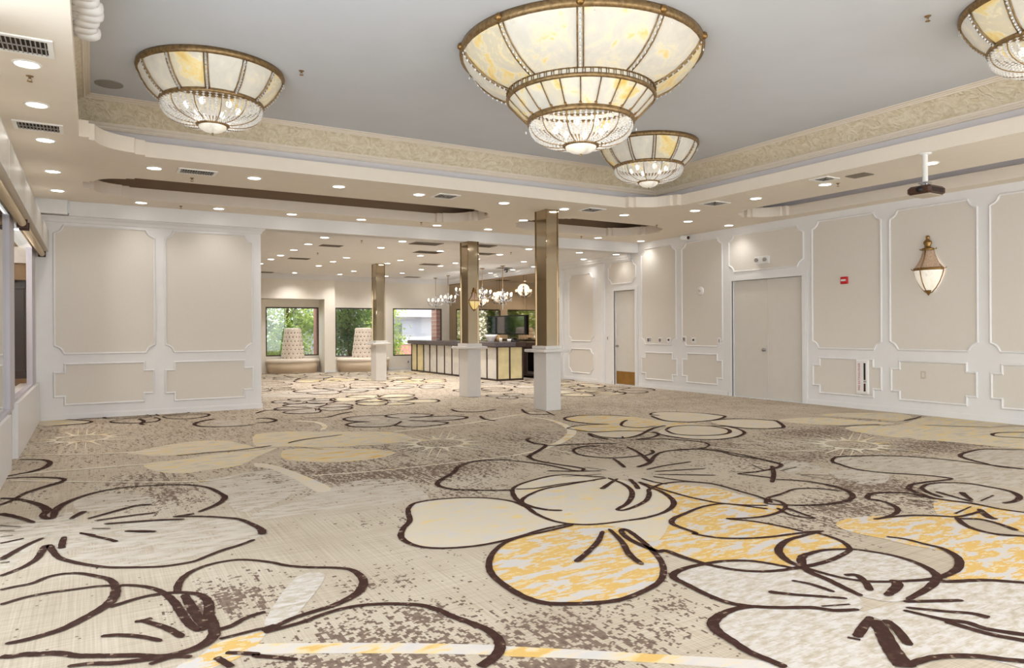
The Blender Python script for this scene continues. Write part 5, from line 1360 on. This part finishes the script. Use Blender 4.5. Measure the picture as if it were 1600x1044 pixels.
m = MB(); m.add([(-.1, -.07, 0), (.1, -.07, 0), (.1, .07, 0), (-.1, .07, 0), (-.1, -.07, .03), (.1, -.07, .03), (.1, .07, .12), (-.1, .07, .12)], [(3, 2, 1, 0), (4, 5, 6, 7), (0, 1, 5, 4), (1, 2, 6, 5), (2, 3, 7, 6), (3, 0, 4, 7)]); m.build('case', 'black', t)
m = MB(); m.add([(-.08, -.05, .044), (.08, -.05, .044), (.08, .05, .108), (-.08, .05, .108)], [(0, 1, 2, 3)]); m.build('screen', 'screen', t)
on_bar('stack_of_coasters', 'low grey stack at the far end of the bar top', 'coaster stack', 9.5, 20.7, [(.001, 0), (.07, 0), (.072, .03), (.066, .034), (.07, .04), (.06, .06), (.001, .06)], 'grey_plastic')

# small candle chandeliers over the bar
def pendant(label, x, y, drop):
    t = thing('candle_chandelier', label, 'chandelier', (x, y, 3.2), 'candle chandeliers over the bar')
    m = MB(); m.lathe([(.07, 0), (.07, -.012), (.03, -.03), (.008, -.035), (.001, -.035)], 18); m.build('canopy', 'bronze_band', t)
    m = MB(); m.tube([(0, 0, -.03), (0, 0, -drop + .25)], .009, 6); m.build('rod', 'bronze_band', t)
    m = MB(); m.lathe([(.004, -drop + .27), (.03, -drop + .22), (.012, -drop + .18), (.04, -drop + .06), (.05, -drop - .02), (.018, -drop - .08), (.035, -drop - .12), (.001, -drop - .17)], 14); m.build('stem', 'chrome', t)
    for k in range(8):
        a = 2 * PI * k / 8; c, s = math.cos(a), math.sin(a)
        m = MB(); m.tube([(c * r, s * r, -drop + z) for r, z in ((.03, -.04), (.10, -.11), (.19, -.11), (.255, -.04), (.26, 0))], .008, 6)
        m.lathe([(.001, 0), (.035, .005), (.04, .015), (.012, .012), (.012, .06), (.001, .06)], 10, (c * .26, s * .26)); 
        k0 = len(m.v) - 60
        for i in range(k0, len(m.v)): v = m.v[i]; m.v[i] = (v[0], v[1], v[2] - drop)
        arm = m.build('arm', 'chrome', t)
        m = MB(); m.ball((c * .26, s * .26, -drop + .095), .024, 8, 6, sz=1.7); m.build('candle_bulb', 'candle', arm)
        m = MB()
        for q in range(3): m.gem((c * .26, s * .26, -drop - .03 - q * .035), .012, .018)
        for q in range(4):
            u = q / 4; m.gem((c * (.05 + .2 * u), s * (.05 + .2 * u), -drop + .16 - .17 * u ** .7), .009, .012)
        m.build('crystal_drop', 'crystal', arm)
    m = MB()
    for q in range(4): m.gem((0, 0, -drop - .20 - q * .045), .03 - q * .005, .025)
    for k in range(6):
        a = k * PI / 3
        for q in range(3): m.gem((.11 * math.cos(a), .11 * math.sin(a), -drop - .14 - q * .03), .012, .016)
    m.build('crystal_finial', 'crystal', t)
    lamp('pendant_lamp', 'POINT', (0, 0, -drop + .12), 5, t, radius=.2)
    return t
pendant('farthest candle chandelier, hanging in front of the right window', 10.33, 22.7, .86)
pendant('second farthest candle chandelier over the bar, right of the window', 10.24, 21.5, .8)
pendant('candle chandelier partly hidden behind the sconce column', 10.12, 20.1, .62)
pendant('candle chandelier just right of the sconce column', 9.93, 18.5, .78)
pendant('nearest candle chandelier, over the front end of the bar', 10.05, 17.5, .9)
t = thing('dome_camera', 'small black dome camera on the hall ceiling over the bar', 'camera', (10.75, 18.5, 3.2))
MB().lathe([(.07, 0), (.07, -.03), (.06, -.035)], 20).build('base', 'black', t)
MB().lathe([(.058, -.033), (.05, -.07), (.03, -.09), (.001, -.097)], 20).build('dome', 'screen', t)
t = thing('wall_outlet', 'white wall outlet under the right window', 'outlet', (9.62, 23.5, .26))
MB().bbox(-.05, .05, -.012, -.002, -.07, .07, .002).build('plate', 'white_plastic', t)
MB().box(-.02, .02, -.014, -.011, -.04, .04).build('socket', 'grey_plastic', t)

# ------------------------------------------------------------------ round tufted seats in front of the windows
def booth(label, x, y):
    t = thing('tufted_settee', label, 'settee', (x, y, 0), 'round tufted settees')
    a0, a1 = PI, 2 * PI
    sy = .62
    m = MB(); m.lathe([(.001, .0), (.82, 0), (.84, .02), (.84, .06), (.87, .07), (.9, .34), (.001, .34)], 40, (0, 0), a0, a1, sy=sy); m.box(-.9, .9, -.01, .0, 0.0, .34); m.build('base', 'booth_base', t)
    m = MB(); m.lathe([(.001, .34), (.9, .34), (.935, .37), (.93, .42), (.88, .455), (.5, .462), (.001, .462)], 40, (0, 0), a0, a1, sy=sy); m.box(-.9, .9, -.01, 0, .34, .45); m.build('seat', 'upholstery', t)
    # tapering back with a diamond of buttons
    prof = [(.405, .45), (.395, .6), (.37, .85), (.34, 1.1), (.305, 1.36), (.285, 1.44), (.25, 1.465), (.001, 1.47)]
    m = MB(); seg, rows = 60, 60
    V = []
    for j in range(rows + 1):
        z = .45 + (1.44 - .45) * j / rows
        r = .41 - .125 * (j / rows) ** 1.05
        for i in range(seg + 1):
            a = PI + PI * i / seg
            u = (a - PI) / PI * 8; v = (z - .5) / .135
            d = 1
            for du, dv in ((round(u), round(v / 2) * 2), (round(u - .5) + .5, round((v - 1) / 2) * 2 + 1)):
                q = math.hypot((u - du) * .155, (v - dv) * .135); d = min(d, q)
            bulge = .022 * min(1, d / .075) ** .7
            V.append(((r - .02 + bulge) * math.cos(a), (r - .02 + bulge) * math.sin(a), z))
    w = seg + 1
    m.add(V, [(j * w + i, j * w + i + 1, (j + 1) * w + i + 1, (j + 1) * w + i) for j in range(rows) for i in range(seg)], 0, True)
    m.lathe([(.285, 1.44), (.25, 1.465), (.001, 1.47)], 30, (0, 0), a0, a1)
    m.poly([(-.40, 0, .45), (.40, 0, .45), (.28, 0, 1.45), (-.28, 0, 1.45)])
    b = m.build('backrest', 'upholstery', t)
    for row in range(8):
        z = .5 + row * .135
        for k in range(9 if row % 2 == 0 else 8):
            u = k if row % 2 == 0 else k + .5
            a = PI + PI * u / 8
            if not .03 < u / 8 < .97 or z > 1.42: continue
            r = .41 - .125 * ((z - .45) / .99) ** 1.05 - .012
            MB().ball((r * math.cos(a), r * math.sin(a), z), .019, 8, 5).build('button', 'button', b)
    return t
b1 = booth('round tufted settee with tall back in the left window alcove', 5.68, 23.8); b1.scale = (.93, .93, 1)
b2 = booth('round tufted settee with tall back half hidden behind the far column', 7.97, 23.46)

# ------------------------------------------------------------------ outside the windows
m = MB(); m.poly([(-12, 23.95, -.02), (30, 23.95, -.02), (30, 60, -.02), (-12, 60, -.02)]); struct(m.build('ground', 'ground'))
def tree(label, x, y, h, rx, ry, n, mat, seed):
    rr = random.Random(seed)
    t = thing('garden_tree', label, 'tree', (x, y, 0), 'trees outside the windows')
    m = MB(); m.tube([(0, 0, 0), (.05, .02, h * .3), (-.03, 0, h * .6), (.04, .05, h * .85)], [.11, .085, .06, .03], 8)
    for k in range(7):
        a = rr.random() * 2 * PI; z = h * (.25 + .08 * k)
        m.tube([(0, 0, z), (rx * .5 * math.cos(a), ry * .5 * math.sin(a), z + .35), (rx * .8 * math.cos(a), ry * .8 * math.sin(a), z + .5)], [.04, .025, .012], 5)
    m.build('trunk', 'bark', t)
    m = MB()
    clumps = [(rr.uniform(-1, 1) * rx * .8, rr.uniform(-1, 1) * ry * .8, h * rr.uniform(.08, .98)) for _ in range(46)]
    for _ in range(n):
        c = clumps[rr.randrange(len(clumps))]
        p = Vector((c[0] + rr.gauss(0, .26), c[1] + rr.gauss(0, .2), max(.05, c[2] + rr.gauss(0, .24))))
        d = Vector((rr.gauss(0, 1), rr.gauss(0, 1), rr.gauss(-.4, .7))).normalized()
        s = d.cross(Vector((rr.gauss(0, 1), rr.gauss(0, 1), rr.gauss(0, 1)))).normalized()
        L = rr.uniform(.07, .14); w = L * .34
        m.add([p, p + d * L * .5 + s * w, p + d * L, p + d * L * .5 - s * w], [(0, 1, 2, 3)])
    m.build('foliage', mat, t)
tree('leafy tree filling the left half of the left window', 4.55, 25.2, 3.0, .8, .4, 5600, 'leaf', 1)
tree('leafy tree filling the right half of the left window', 6.3, 27.1, 3.2, .8, .4, 5600, 'leaf', 2)
tree('leafy tree filling the middle window', 8.0, 25.2, 3.1, .85, .4, 6500, 'leaf2', 3)
tree('loose leafy tree at the left side of the right window', 9.85, 26.9, 2.9, .75, .35, 5200, 'leaf', 4)
tree('darker tree standing behind the others, between the windows', 7.2, 29.6, 4.4, 1.7, .8, 7500, 'leaf2', 5)
tree('background tree beyond the left window', 4.2, 29.4, 4.2, 1.0, .8, 5500, 'leaf2', 6)
t = thing('brick_pillar', 'red brick pillar outside the right edge of the right window', 'pillar', (11.35, 24.6, 0))
MB().bbox(-.22, .25, -.2, .25, 0, 3.4, .01).build('shaft', 'brick', t)
m = MB()
for k in range(22): m.box(-.224, .254, -.204, .254, .1 + k * .15, .112 + k * .15)
m.build('mortar_joints', 'wall_beige', t)
t = thing('brick_pillar', 'red brick pillar outside the right edge of the left window', 'pillar', (6.72, 24.35, 0))
MB().bbox(-.16, .14, -.15, .15, 0, 3.4, .01).build('shaft', 'brick', t)
t = thing('house', 'pale stucco house with windows seen through the right window', 'house', (9.0, 31.5, 0))
m = MB(); wall_cells(m, lambda u, v, h: (u, -h, v), -1, 12, 0, 7, [(2.5, 3.6, .5, 1.7), (1.0, 1.9, 2.3, 3.4), (5.1, 6.1, .8, 2.0), (3.9, 4.6, 2.4, 3.4)], .3); m.build('wall', 'bldg', t)
for a, b, c, d in [(2.5, 3.6, .5, 1.7), (1.0, 1.9, 2.3, 3.4), (5.1, 6.1, .8, 2.0), (3.9, 4.6, 2.4, 3.4)]:
    m = MB(); m.box(a, b, .2, .26, c, d); f = m.build('window', 'grey_metal', t)
m = MB(); m.box(-1, 12, -.5, 0, 2.0, 2.2); m.box(1.8, 2.0, -.5, -.3, 0, 2.0); m.build('ledge', 'bldg', t)
t = thing('garden_wall', 'low pink brick garden wall outside the right window', 'garden wall', (10.9, 28.4, 0))
m = MB(); m.bbox(0, 4, 0, .25, 0, .78, .01); m.build('courses', 'brick', t)
m = MB(); m.bbox(-.03, 4.03, -.03, .28, .78, .84, .01); m.build('coping', 'wall_beige', t)
